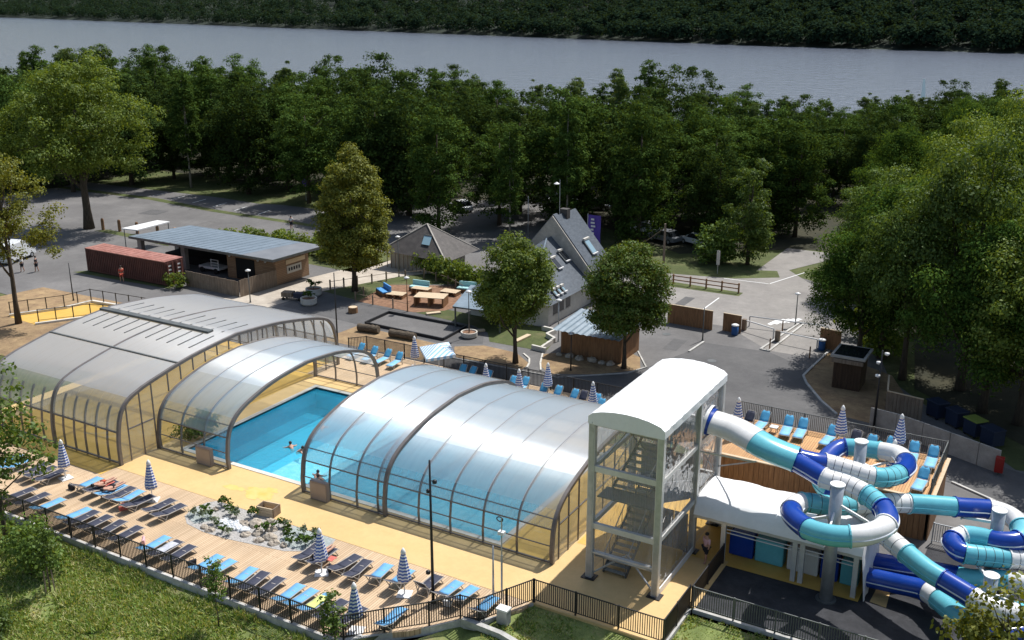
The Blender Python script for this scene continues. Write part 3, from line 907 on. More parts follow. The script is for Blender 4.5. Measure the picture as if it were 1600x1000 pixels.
def lin(a, b, n):
    return [a + (b - a) * i / n for i in range(n + 1)]
s1_ribs = lin(-64.2, -57.55, 6)[:-1] + lin(-57.55, -51.15, 6)
s1 = enclosure('largest polycarbonate pool hall with a long dark ridge vent, at the left end', P1, s1_ribs, (s1_ribs[0], s1_ribs[6], s1_ribs[-1]),
               (2.25, 4.2, 5.0), ('glazing', 'opal_side', 'opal_top', 'opal_top'), ((0.08, 0.10), (2.25, 0.09)), short=3.7)
s2 = enclosure('arched enclosure section standing open beside the uncovered water, joined to the largest hall', P2, lin(-51.0, -44.85, 3), (-51.0, -44.85),
               (1.05, 2.1, 3.1, 4.3), ('glazing', 'glazing', 'opal_side', 'opal_clear', 'opal_top'), ((0.08, 0.09), (1.05, 0.05), (2.1, 0.06), (2.8, 0.05), (4.55, 0.04)))
s3 = enclosure('arched enclosure section right of the uncovered water, nearest the swimmers', P2, lin(-38.7, -32.62, 3), (-38.7, -32.62),
               (1.05, 2.1, 3.1, 4.3), ('glazing', 'glazing', 'opal_side', 'opal_clear', 'opal_top'), ((0.08, 0.09), (1.05, 0.05), (2.1, 0.06), (2.8, 0.05), (4.55, 0.04)))
s4 = enclosure('long low arched enclosure section ending beside the slide tower', P4, [-33.3] + lin(-32.55, -21.95, 5)[1:], (-21.95,),
               (1.05, 2.0, 2.9, 3.9), ('glazing', 'glazing', 'opal_side', 'opal_clear', 'opal_top'), ((0.08, 0.09), (1.05, 0.05), (2.0, 0.06), (2.55, 0.05), (4.08, 0.04)))
# ridge vent and seam strips of the largest hall
def on_roof(P, y, up=0.05):
    return prof_z(P, y) + up
MB().box(-64.3, -52.9, 48.45, 48.95, on_roof(P1, 48.7, 0.02), on_roof(P1, 48.7, 0.17)).build('ridge_vent', 'steel_dark', s1)
MB().beam((-64.2, 44.0, on_roof(P1, 44.0)), (-51.2, 44.0, on_roof(P1, 44.0)), 0.14, 0.07).build('seam_strip', 'steel_dark', s1)
for x in s1_ribs[1:-1]:
    for ya, yb in ((46.0, 48.3), (49.1, 51.6)):
        MB().beam((x, ya, on_roof(P1, ya, .04)), (x, yb, on_roof(P1, yb, .04)), 0.10, 0.05).build('seam_strip', 'steel_dark', s1)
# glazed ends
def end_wall(root, P, x, ys, low, rail=2.2):
    for y in ys:
        z0 = low(y); z1 = prof_z(P, y) - 0.05
        if z1 > z0 + 0.1:
            MB().beam((x, y, z0), (x, y, z1), 0.07, 0.07, up=(0, 1, 0)).build('mullion', 'frame_brown', root)
    ed = [P[0][0] + .06] + list(ys) + [P[-1][0] - .06]
    for a, b in zip(ed[:-1], ed[1:]):
        za0, zb0 = low(a), low(b)
        za1, zb1 = max(prof_z(P, a), za0) - .04, max(prof_z(P, b), zb0) - .04
        if max(za1 - za0, zb1 - zb0) > 0.15:
            MB().add([(x, a, za0), (x, b, zb0), (x, b, zb1), (x, a, za1)], [(0, 1, 2, 3)]).build('glass_pane', 'glazing_tint', root)
        if rail and max(za0, zb0) < 0.3 and min(za1, zb1) > rail:
            MB().beam((x, a, rail), (x, b, rail), 0.07, 0.07).build('rail', 'frame_brown', root)
end_wall(s1, P1, -51.12, [39.5, 40.6, 41.6] + lin(43, 58.6, 14), lambda y: max(0.04, prof_z(P2, y) + 0.10 if 41.7 < y < 57.2 else 0.04))
end_wall(s4, P4, -21.9, [42.6, 43.7, 44.9, 46.4, 48.0, 49.5, 51.0, 52.5, 54.0, 55.6], lambda y: 0.04, 2.05)
# motor boxes of the moving sections
def motor(loc, label):
    r = thing('drive_box', label, 'drive box', loc)
    MB().box(-.62, .62, -.16, .16, 0, 1.22).build('casing', 'steel_warm', r, world=False, bevel=0.03)
    MB().box(-.6, .6, -.175, -.165, .08, 1.1).build('front_cover', 'frame_light', r, world=False)
mat('steel_warm_', (0.26, 0.21, 0.18), None, rough=0.5)
mat('steel_warm', (0.26, 0.21, 0.18), None, rough=0.5)
mat('frame_light', (0.30, 0.245, 0.21), (0.34, 0.28, 0.24), 1.5, 0.5)
motor((-46.6, 41.45, 0.02), 'grey drive box at the foot of the open section left of the uncovered water')
motor((-37.15, 41.40, 0.02), 'grey drive box at the foot of the section right of the uncovered water')

# ---------------------------------------------------------------- slide tower
TX0, TX1, TY0, TYM, TY1 = -19.72, -16.12, 41.85, 46.9, 50.35
tw = thing('slide_tower', 'tall white-roofed aluminium stair tower with clear film walls', 'tower', ((TX0 + TX1) / 2, TY0, 0.02))
for x in (TX0, TX1):
    for y in (TY0, TYM, TY1):
        MB().box(x - .17, x + .17, y - .14, y + .14, 0.02, 8.75).build('post', 'alu', tw)
        MB().box(x - .12, x + .12, y - .165, y - .145, 0.05, 8.7).build('post_groove', 'steel', tw)
        MB().box(x - .36, x + .36, y - .30, y + .30, 0.02, 0.07).build('base_plate', 'black_metal', tw)
for z in (1.55, 3.05, 6.2, 8.66):
    h = 0.30 if z > 2 else 0.10
    for y in (TY0, TY1):
        MB().box(TX0 + .17, TX1 - .17, y - .10, y + .10, z - h / 2, z + h / 2).build('beam', 'alu', tw)
    if z > 2:
        for x in (TX0, TX1):
            MB().box(x - .09, x + .09, TY0 + .14, TYM - .14, z - h / 2 + .03, z + h / 2 - .03).build('beam', 'alu', tw)
            MB().box(x - .09, x + .09, TYM + .14, TY1 - .14, z - h / 2 + .03, z + h / 2 - .03).build('beam', 'alu', tw)
MB().beam((TX0 + .2, TY0, 0.35), ((TX0 + TX1) / 2, TY0 + .6, 1.5), .07).build('brace', 'steel', tw)
MB().beam((TX1 - .2, TY0, 0.35), ((TX0 + TX1) / 2, TY0 + .6, 1.5), .07).build('brace', 'steel', tw)
for (a, b) in (((TX1 + .02, TYM + .2, 3.0), (TX1 + .02, TY1 - .1, 6.2)), ((TX1 + .02, TYM + .3, 6.2), (TX1 + .02, TY1 - .2, 3.1))):
    MB().beam(a, b, .05).build('brace', 'steel', tw)
# landings and stair flights
for y0, y1, z in ((TYM + .1, TY1 - .2, 3.1), (TYM + .6, TY1 - .2, 6.25), (TY0 + .2, TY0 + 1.4, 4.6)):
    MB().box(TX0 + .22, TX1 - .22, y0, y1, z - .06, z).build('landing', 'steel_dark', tw)
def flight(xa, xb, ya, yb, za, zb, n):
    for i in range(n):
        t = (i + .5) / n
        y = ya + (yb - ya) * t; z = za + (zb - za) * t
        MB().box(xa, xb, y - .14, y + .14, z - .02, z + .02).build('step', 'step_metal', tw)
    for x in (xa, xb):
        MB().beam((x, ya, za), (x, yb, zb), .05, .22).build('stringer', 'steel_dark', tw)
        MB().beam((x, ya, za + 1), (x, yb, zb + 1), .04).build('handrail', 'steel', tw)
        for k in range(7):
            t = k / 6
            p = (x, ya + (yb - ya) * t, za + (zb - za) * t)
            MB().beam(p, (p[0], p[1], p[2] + 1), .03).build('baluster', 'steel_dark', tw)
mat('step_metal', (0.22, 0.235, 0.22), (0.32, 0.335, 0.31), 4, 0.5, metal=0.3)
flight(-19.3, -18.05, 42.6, 47.0, 0.05, 3.1, 14)
flight(-17.9, -16.45, 47.0, 43.2, 3.1, 4.6, 8)
flight(-19.2, -17.3, 43.2, 47.6, 4.6, 6.25, 10)
flight(-18.2, -16.5, 47.4, 43.0, 6.25, 7.9, 10)
MB().box(TX0 + .25, TX1 - .25, 47.55, 47.62, 3.15, 5.2).build('grey_panel', 'mesh_panel', tw)
for k in range(4):
    MB().box(TX0 + .25 + k * .8, TX0 + .25 + k * .8 + .76, 46.6, 46.66, .1, 2.3).build('door_panel', 'mesh_panel', tw)
MB().cyl((TX0 + .2, TY0 + .25, 1.25), (TX1 - .2, TY0 + .25, 1.25), .09, n=10).build('pipe', 'steel', tw, smooth=True)
for (a, b) in (((TX0 + .25, TY0 + .4, 6.3), (TX0 + 1.6, TY0 + .6, 8.3)), ((TX0 + 1.6, TY0 + .6, 8.3), (TX1 - 1.0, TY0 + .6, 7.4))):
    MB().beam(a, b, .05).build('brace', 'steel_dark', tw)
# clear film walls
for x in (TX0, TX1):
    for ya, yb in ((TY0 + .16, TYM - .16), (TYM + .16, TY1 - .16)):
        for za, zb in ((.3, 2.92), (3.18, 6.07), (6.33, 8.5)):
            MB().add([(x + .05, ya, za), (x + .05, yb, za), (x + .05, yb, zb), (x + .05, ya, zb)], [(0, 1, 2, 3)]).build('film_wall', 'pvc_film', tw)
for y in (TY0 + .05, TY1 - .05):
    for za, zb in ((1.62, 2.9), (3.22, 6.03), (6.37, 8.48)):
        MB().add([(TX0 + .18, y, za), (TX1 - .18, y, za), (TX1 - .18, y, zb), (TX0 + .18, y, zb)], [(0, 1, 2, 3)]).build('film_wall', 'pvc_film', tw)
MB().box(TX1 + .10, TX1 + .16, TY0 + .2, TYM + .1, 0.03, 0.38).build('white_skirt', 'membrane', tw)
# barrel-shaped membrane roof
def barrel(P0, n=14, m=10, ov=.14, skirt=.36):
    pass
o = MB()
n, m = 18, 22
x0, x1, y0, y1 = TX0 - .2, TX1 + .2, TY0 - .18, TY1 + .2
rr = random.Random(9)
for j in range(m + 1):
    y = y0 + (y1 - y0) * j / m
    for i in range(n + 1):
        t = i / n
        s_ = math.sin(math.pi * t)
        sag = 0.05 * math.sin(math.pi * ((j * 2.0 / m) % 1.0))
        z = 8.98 + 0.46 * s_ ** 0.55 - sag * s_ + 0.012 * math.sin(j * 1.7 + i * 2.3)
        edge = 0.02 * math.sin(j * 2.9 + i) if i in (0, n) else 0
        o.v.append((x0 + (x1 - x0) * t + edge, y, z))
for j in range(m):
    for i in range(n):
        a = j * (n + 1) + i
        o.f.append((a, a + 1, a + n + 2, a + n + 1)); o.mi.append(0)
o.build('roof_membrane', 'membrane', tw, smooth=True)
o = MB()
for sx in (x0, x1):
    k = len(o.v)
    for j in range(m + 1):
        y = y0 + (y1 - y0) * j / m
        f = 0.035 * math.sin(j * 1.9) + .02 * math.sin(j * 4.1)
        o.v += [(sx + (0.0 if sx == x0 else 0.0), y, 8.99), (sx + f, y, 8.80), (sx + f * .4, y, 8.60)]
    for j in range(m):
        for q in range(2):
            a = k + j * 3 + q
            o.f.append((a, a + 1, a + 4, a + 3)); o.mi.append(0)
for sy in (y0, y1):
    k = len(o.v)
    for i in range(n + 1):
        t = i / n
        z = 8.98 + 0.46 * math.sin(math.pi * t) ** 0.55
        f = .02 * math.sin(i * 2.1)
        o.v += [(x0 + (x1 - x0) * t, sy, z), (x0 + (x1 - x0) * t, sy + f, 8.75), (x0 + (x1 - x0) * t, sy + f, 8.58)]
    for i in range(n):
        for q in range(2):
            a = k + i * 3 + q
            o.f.append((a, a + 1, a + 4, a + 3)); o.mi.append(0)
o.build('roof_valance', 'membrane', tw, smooth=True)

# ---------------------------------------------------------------- low white splash hall beside the tower
ax0, ax1, ay0, ay1 = -15.98, -7.35, 46.72, 50.3
an = thing('splash_hall', 'low white membrane hall where the slides run out', 'hall', ((ax0 + ax1) / 2, ay0, 0.02))
for x in (-14.35, -10.62, -10.24, -7.62):
    MB().box(x - .12, x + .12, ay0 - .1, ay0 + .1, 0.02, 2.35).build('post', 'alu', an)
for x in (-15.6, -10.4, -7.5):
    MB().box(x - .12, x + .12, ay1 - .1, ay1 + .1, 0.02, 2.35).build('post', 'alu', an)
MB().box(ax0, ax1, ay0 - .09, ay0 + .09, 2.22, 2.46).build('beam', 'alu', an)
MB().box(ax0, ax1, ay1 - .09, ay1 + .09, 2.22, 2.46).build('beam', 'alu', an)
for z in (1.75, 1.95):
    MB().beam((-14.2, ay0, z), (-7.7, ay0, z - .02), .04).build('crossbar', 'plastic_white', an)
o = MB()
n, m = 16, 26
for j in range(m + 1):
    x = ax0 + (ax1 - ax0) * j / m
    for i in range(n + 1):
        t = i / n
        y = ay0 - .2 + (ay1 - ay0 + .4) * t ** 1.6
        d = (y - (ay0 - .2)); db = (ay1 + .2 - y)
        z = 2.44 + .88 * (1 - math.exp(-d / .33)) * (1 - .75 * math.exp(-db / .3)) + .04 * math.sin(j * .8 + d) * min(1, d) + .012 * math.sin(j * 2.7 + i)
        o.v.append((x, y, z))
for j in range(m):
    for i in range(n):
        a = j * (n + 1) + i
        o.f.append((a, a + n + 1, a + n + 2, a + 1)); o.mi.append(0)
o.build('roof_membrane', 'membrane', an, smooth=True)
# draped right end
o = MB()
for i in range(n + 1):
    t = i / n
    y = ay0 - .2 + (ay1 - ay0 + .4) * t
    z = 2.44 + .88 * (1 - math.exp(-(y - ay0 + .2) / .33)) * (1 - .75 * math.exp(-(ay1 + .2 - y) / .3))
    f = .06 * math.sin(i * 1.9)
    o.v += [(ax1, y, z), (ax1 + .12 + f, y, z * .62), (ax1 + .28 + f * .5, y, .02)]
for i in range(n):
    for q in range(2):
        a = i * 3 + q
        o.f.append((a, a + 1, a + 4, a + 3)); o.mi.append(0)
o.build('end_curtain', 'membrane', an, smooth=True)
for xa, xb, mm in ((-14.3, -13.0, 'slide_blue'), (-12.9, -11.4, 'slide_turq'), (-11.2, -9.6, 'plastic_white'), (-9.5, -8.6, 'slide_blue'), (-8.5, -7.6, 'slide_turq')):
    MB().box(xa, xb, ay0 + .9, ay0 + 1.7, .03, 1.35).build('run_out_trough', mm, an, bevel=.08)
MB().box(ax0, ax1, ay1 + .02, ay1 + .06, .03, 2.2).build('back_wall', 'membrane', an)

# ---------------------------------------------------------------- terrace behind the slides
TZ = 2.45
tr = thing('raised_terrace', 'raised timber sun terrace clad in vertical brown boards behind the slides', 'terrace', (-11.7, 54.4, 0))
MB().box(-18.2, -5.45, 54.4, 60.35, TZ - .12, TZ).build('floor', 'terrace_wood', tr)
bw = 0.30
nb = int(12.7 / bw)
bd = None
for i in range(nb):
    x = -18.15 + i * bw
    MB().box(x, x + bw - .018, 54.30 + .008 * (i % 3), 54.38, 0.0, TZ + .02).build('board', 'wood_brown', tr)
for i in range(int(5.9 / bw)):
    y = 54.45 + i * bw
    MB().box(-5.43, -5.36 + .006 * (i % 3), y, y + bw - .018, 0.0, TZ - .02).build('board', 'wood_brown', tr)
MB().box(-18.2, -5.3, 54.22, 54.42, TZ + .03, TZ + .09).build('edge_board', 'wood_pale', tr)
MB().box(-5.46, -5.26, 54.45, 60.4, TZ + .0, TZ + .07).build('edge_board', 'wood_pale', tr)
MB().box(-18.2, -5.45, 60.36, 60.44, 0, TZ).build('back_wall', 'wood_brown', tr)
MB().box(-18.3, -18.2, 54.4, 60.4, 0, TZ).build('side_wall', 'wood_brown', tr)

# ---------------------------------------------------------------- water slides
SL_S = [(-16.0, 48.32, 7.05), (-14.61, 48.42, 6.82), (-12.74, 47.97, 6.41), (-11.32, 48.05, 6.1)]
SL_N = [(-11.2, 47.8, 6.05), (-10.3, 47.4, 5.95), (-9.56, 47.08, 5.86), (-8.64, 47.13, 5.76), (-7.83, 46.94, 5.67), (-7.04, 46.48, 5.57), (-6.43, 45.8, 5.48), (-6.21, 44.99, 5.39), (-6.37, 44.25, 5.31), (-6.92, 43.58, 5.21), (-7.67, 43.19, 5.12), (-8.5, 43.1, 5.03), (-9.39, 43.4, 4.93), (-10.15, 44.18, 4.82), (-10.59, 45.01, 4.72), (-10.65, 46.05, 4.61), (-10.35, 46.7, 4.53), (-9.72, 46.99, 4.46), (-8.91, 47.54, 4.35), (-8.02, 48.51, 4.21), (-6.86, 49.74, 4.03), (-5.76, 50.63, 3.88), (-4.63, 51.36, 3.74), (-3.64, 51.97, 3.62), (-2.37, 52.8, 3.45), (-1.44, 52.66, 3.35), (-0.85, 51.75, 3.23), (-0.94, 50.74, 3.11), (-1.76, 50.35, 3.02), (-2.64, 50.51, 2.92), (-3.35, 50.4, 2.84), (-3.73, 49.7, 2.74), (-3.27, 49.05, 2.65), (-2.44, 49.33, 2.56), (-1.49, 49.84, 2.44), (-0.53, 50.34, 2.33), (0.46, 50.21, 2.22), (0.97, 49.11, 2.08), (0.97, 47.32, 1.89), (0.46, 45.63, 1.7), (-0.46, 44.62, 1.56), (-1.34, 44.43, 1.46), (-2.2, 45.09, 1.35), (-3.12, 45.96, 1.21), (-3.89, 46.91, 1.08), (-4.61, 47.5, 0.98), (-5.81, 47.63, 0.86), (-7.2, 47.72, 0.75)]
SL_U = [(-11.2, 48.3, 6.05), (-10.5, 48.5, 5.95), (-9.85, 48.89, 5.83), (-8.75, 49.03, 5.68), (-7.68, 49.16, 5.54), (-7.02, 49.84, 5.41), (-6.67, 51.02, 5.25), (-6.64, 52.43, 5.06), (-7.15, 53.92, 4.85), (-7.81, 54.35, 4.74), (-8.68, 54.52, 4.62), (-9.54, 54.6, 4.51), (-10.36, 54.41, 4.4), (-10.76, 53.53, 4.27), (-10.84, 52.22, 4.09), (-10.61, 50.97, 3.92), (-10.06, 50.14, 3.79), (-9.11, 49.76, 3.65), (-8.11, 49.23, 3.5), (-7.13, 48.35, 3.32), (-6.36, 47.63, 3.18), (-5.3, 46.8, 3.0), (-4.31, 46.1, 2.84), (-3.4, 45.73, 2.71), (-2.52, 45.38, 2.58), (-1.67, 45.03, 2.46), (-0.87, 45.05, 2.35), (-0.13, 45.64, 2.22), (0.44, 47.1, 2.01), (0.49, 48.54, 1.8), (-0.36, 49.27, 1.64), (-1.47, 49.36, 1.5), (-2.55, 49.09, 1.34), (-3.44, 49.24, 1.21), (-4.63, 49.33, 1.06), (-5.84, 49.36, 0.89), (-7.2, 49.36, 0.75)]
# (end index, colour, ribbed) along the control points
SEC_N = [(1.9, 'blue', 0), (4.4, 'white', 1), (5.6, 'turq', 1), (7.2, 'blue', 0), (9.7, 'white', 0), (12.0, 'turq', 0), (14.2, 'blue', 0), (15.8, 'white', 0), (18.6, 'turq', 1), (20.8, 'white', 1), (22.6, 'turq', 0), (23.9, 'blue', 0), (25.8, 'white', 0), (27.0, 'turq', 0), (28.4, 'blue', 0), (30.0, 'turq', 0), (30.8, 'white', 0), (32.2, 'blue', 0), (34.3, 'turq', 1), (37, 'white', 1), (39.2, 'turq', 0), (41.6, 'blue', 0), (43.9, 'turq', 0), (44.8, 'white', 0), (47, 'blue', 0)]
SEC_U = [(1.7, 'blue', 0), (4.0, 'white', 1), (5.8, 'turq', 1), (7.4, 'blue', 0), (9.6, 'white', 0), (11.8, 'turq', 0), (14.0, 'blue', 0), (16.3, 'turq', 0), (18.3, 'blue', 0), (20.9, 'white', 1), (22.7, 'turq', 0), (24.4, 'blue', 0), (26.6, 'white', 0), (29.2, 'turq', 0), (30.6, 'white', 0), (32.8, 'turq', 0), (36, 'blue', 0)]
mat('slide_gap', (0.05, 0.06, 0.07), None, rough=0.6)
mat('flange', (0.62, 0.66, 0.70), None, rough=0.35)
def slide_path(ctrl, secs, root, r=0.50, name='tube_section'):
    K = 8
    pts = catmull(ctrl, K)
    start = 0.0
    for end, col, ribbed in secs:
        i0, i1 = int(round(start * K)), int(round(min(end, len(ctrl) - 1) * K))
        seg = pts[i0:i1 + 1]
        if len(seg) < 2: continue
        MB().tube(seg, r, 20, cap=False).build(name, 'slide_' + col, root, smooth=True)
        # joint flange
        d = Vector(seg[1]) - Vector(seg[0]); d.normalize()
        p = Vector(seg[0])
        MB().tube([p - d * .035, p + d * .035], r + .05, 20).build('flange', 'slide_' + col, root, smooth=False)
        # side seams
        o = MB()
        for sgn in (-1, 1):
            q = []
            for i, s in enumerate(seg):
                t = Vector(seg[min(i + 1, len(seg) - 1)]) - Vector(seg[max(i - 1, 0)])
                side = Vector((-t.y, t.x, 0)).normalized()
                q.append(Vector(s) + side * sgn * (r + .01))
            o.tube(q, .035, 6)
        o.build('seam', 'slide_' + col if col == 'turq' else 'flange', root)
        if ribbed:
            o = MB()
            acc = 0.0
            for a, b in zip(seg[:-1], seg[1:]):
                L_ = float(np.linalg.norm(b - a)); acc += L_
                if acc > 0.36:
                    acc = 0
                    dd = (Vector(b) - Vector(a)).normalized()
                    o.tube([Vector(b) - dd * .014, Vector(b) + dd * .014], r + .006, 20)
            o.build('rib_joints', 'slide_gap', root)
        start = end
def oval_tube(ctrl, ra, rb, m, root, K=6):
    pts = catmull(ctrl, K)
    o = MB(); n = 22
    for i, p in enumerate(pts):
        t = Vector(pts[min(i + 1, len(pts) - 1)]) - Vector(pts[max(i - 1, 0)])
        side = Vector((-t.y, t.x, 0)).normalized()
        up = t.normalized().cross(side) * -1
        if up.z < 0: up = -up
        for k in range(n):
            a = 2 * math.pi * k / n
            o.v.append(tuple(Vector(p) + side * (ra * math.cos(a)) + up * (rb * math.sin(a))))
    for i in range(len(pts) - 1):
        for k in range(n):
            k2 = (k + 1) % n
            o.f.append((i * n + k, i * n + k2, (i + 1) * n + k2, (i + 1) * n + k)); o.mi.append(0)
    return o.build('twin_start_section', m, root, smooth=True)
near = thing('water_slide', 'tube slide looping round the front steel post, in white, turquoise and royal blue', 'water slide', (-8.7, 45.9, 0), group='tube water slides')
slide_path(SL_N, SEC_N, near)
for a, b, c in ((0, 2, 'slide_white'), (1, 3, 'slide_white'), (2, 4, 'slide_turq')):
    pass
S_pts = catmull(SL_S, 8)
for i0, i1, c in ((0, 6, 'slide_white'), (6, 13, 'slide_white'), (13, 24, 'slide_turq')):
    oval_tube([tuple(p) for p in S_pts[i0:i1 + 1]], 0.86, 0.62, c, near, 2)
    oval_tube([tuple(S_pts[i1 - 1] + (S_pts[i1] - S_pts[i1 - 1]) * .72), tuple(S_pts[i1] + (S_pts[i1] - S_pts[i1 - 1]) * .12)], 0.885, 0.645, c, near, 1)
oval_tube([(-16.06, 48.32, 7.06), (-15.85, 48.33, 7.02)], .92, .70, 'slide_blue', near, 1)
oval_tube([(-16.2, 48.32, 7.08), (-16.0, 48.33, 7.05)], 1.0, .85, 'membrane', near, 1)
farr = thing('water_slide', 'tube slide looping out over the timber terrace, in white, turquoise and royal blue', 'water slide', (-8.8, 51.4, 0), group='tube water slides')
slide_path(SL_U, SEC_U, farr)
def slide_post(x, y, h, arms, label):
    r = thing('slide_support', label, 'support post', (x, y, 0), group='steel slide support posts')
    MB().cyl((x, y, 0), (x, y, h), .31, n=20).build('post', 'steel', r, smooth=True)
    MB().cyl((x, y, h), (x, y, h + .05), .36, n=20).build('cap', 'plastic_white', r)
    MB().cyl((x, y, 0), (x, y, .06), .5, n=20).build('base_plate', 'steel_dark', r)
    for p in arms:
        MB().beam((x, y, min(h - .3, p[2] - .1)), (p[0], p[1], p[2] - .55), .09, .13).build('arm', 'plastic_white', r)
        MB().tube([(p[0], p[1] - .3, p[2] - .5), (p[0], p[1], p[2] - .6), (p[0], p[1] + .3, p[2] - .5)], .05, 6).build('saddle', 'steel', r)
slide_post(-8.73, 45.91, 6.25, [SL_N[i] for i in (3, 7, 11, 14, 17)], 'tall grey steel slide post in front of the white splash hall')
slide_post(-8.83, 51.44, 6.3, [SL_U[i] for i in (3, 6, 9, 13)], 'tall grey steel slide post beside the timber terrace')
slide_post(-1.95, 51.3, 4.2, [SL_N[i] for i in (23, 26, 31, 34)], 'grey steel slide post at the right edge with the middle slide loop')
slide_post(-1.7, 47.4, 2.7, [SL_N[i] for i in (33, 38)] + [SL_U[i] for i in (25, 30)], 'short grey steel slide post inside the lowest slide loop')
# stays from the tower to the twin start
st = thing('slide_brace', 'pair of steel stays under the twin slide start', 'brace', (-15, 48, 3))
MB().beam((-16.1, 46.9, 5.9), (-13.2, 47.4, 5.75), .07).build('stay', 'steel', st)
MB().beam((-16.1, 50.3, 3.6), (-13.2, 47.6, 5.7), .07).build('stay', 'steel', st)

# ---------------------------------------------------------------- fences
def fence(name, label, cat, path, h=1.22, z=0.06, step=2.0, bar=0.115, m='black_metal', post=0.07, top=.05, kerbed=None, posts_at=None, bars=True):
    root = thing(name, label, cat, (path[0][0], path[0][1], z))
    bb = MB()
    for a, b in zip(path[:-1], path[1:]):
        A, B = Vector((*a, z)), Vector((*b, z))
        L_ = (B - A).length
        n = max(1, round(L_ / step))
        for i in range(n):
            p = A.lerp(B, i / n)
            MB().box(p.x - post / 2, p.x + post / 2, p.y - post / 2, p.y + post / 2, z - .05, z + h + .05).build('post', m, root)
        MB().beam(A + Vector((0, 0, h)), B + Vector((0, 0, h)), top, .045).build('top_rail', m, root)
        MB().beam(A + Vector((0, 0, .10)), B + Vector((0, 0, .10)), .035).build('bottom_rail', m, root)
        if bars:
            k = int(L_ / bar)
            for i in range(1, k):
                p = A.lerp(B, i / k)
                bb.beam((p.x, p.y, z + .10), (p.x, p.y, z + h - .01), .034, up=(0, 1, 0))
    p = path[-1]
    MB().box(p[0] - post / 2, p[0] + post / 2, p[1] - post / 2, p[1] + post / 2, z - .05, z + h + .05).build('post', m, root)
    if bars:
        tag(bb.build('bars', m, root), kind='stuff')
    if kerbed:
        o = MB()
        for a, b in zip(path[:-1], path[1:]):
            o.beam((*a, z - .05 - kerbed / 2), (*b, z - .05 - kerbed / 2), .22, kerbed)
        o.build('kerb_base', 'kerb', root)
    return root
fence('railing_fence', 'long black railing fence on a concrete kerb along the front timber deck', 'fence', [(-62, 31.1), (-28.2, 31.1), (-27.2, 31.3), (-25.9, 32.7), (-24.4, 34.2), (-23.45, 35.45), (-22.5, 35.6), (-21.1, 38.4)], kerbed=.45)
fence('railing_fence', 'black railing fence on a pale kerb below the slide tower', 'fence', [(-21.05, 38.42), (-14.28, 38.42), (-14.28, 41.75)], kerbed=.22)
fence('railing_fence', 'black railing fence between the pale deck and the dark rubber yard', 'fence', [(-14.22, 41.9), (-14.22, 46.5)], h=1.1)
fence('railing_fence', 'grey railing fence along the front of the dark rubber yard', 'fence', [(-14.1, 41.82), (14, 41.82)], m='steel_dark', kerbed=.2, h=1.15)
fence('railing_fence', 'dark railing fence behind the rear row of loungers', 'fence', [(-52.1, 62.7), (-51.1, 63.8), (-27.9, 63.8)], h=1.3)
fence('railing_fence', 'dark railing along the back and side of the raised terrace', 'railing', [(-18.1, 60.28), (-5.52, 60.28), (-5.52, 54.6)], h=1.1, z=TZ + .03, m='steel_dark')
fence('railing_fence', 'white railing at the foot of the terrace corner', 'railing', [(-5.1, 54.3), (-0.5, 54.3)], h=1.15, m='steel')
fence('railing_fence', 'dark railing around the yellow ramp left of the largest hall', 'fence', [(-86, 55.2), (-83.6, 59.2), (-83.2, 61.9), (-75, 62.6)], h=1.25, step=1.6, bars=False)
fence('railing_fence', 'thin railing along the ramp closest to the largest hall', 'fence', [(-82.1, 55.3), (-79.5, 58.9), (-74, 60.4), (-70, 60.8)], h=1.1, step=1.6, bars=False)
zsheet('ramp', [(-85.8, 54.9), (-81.6, 54.6), (-79.3, 58.4), (-73, 60.0), (-67, 60.2), (-67, 62.6), (-75, 62.5), (-83, 61.8), (-83.4, 59.3)], 0.012, 'resin_strong')
kerb([(-85.9, 55.0), (-83.5, 59.3), (-83.1, 61.9), (-75, 62.6)], .3, .25, m='render_cream')
kerb([(-81.6, 54.6), (-79.3, 58.4), (-73, 60.0)], .25, .2, m='render_cream')
o = MB()
o.beam((-23.3, 35.42, -.02), (-21.1, 35.35, -.06), .28, .3); o.beam((-21.1, 35.35, -.06), (-14, 33.6, -.2), .28, .3)
tag(o.build('retaining_kerb', 'kerb'), 'pale concrete kerb running off from the corner of the deck fence', 'kerb')
o = thing('utility_box', 'small grey utility box with a white lid by the fence corner', 'utility box', (-21.55, 36.3, -.1))
MB().box(-.28, .28, -.2, .2, 0, .75).build('body', 'steel', o, world=False)
MB().box(-.31, .31, -.23, .23, .75, .84).build('lid', 'plastic_white', o, world=False)

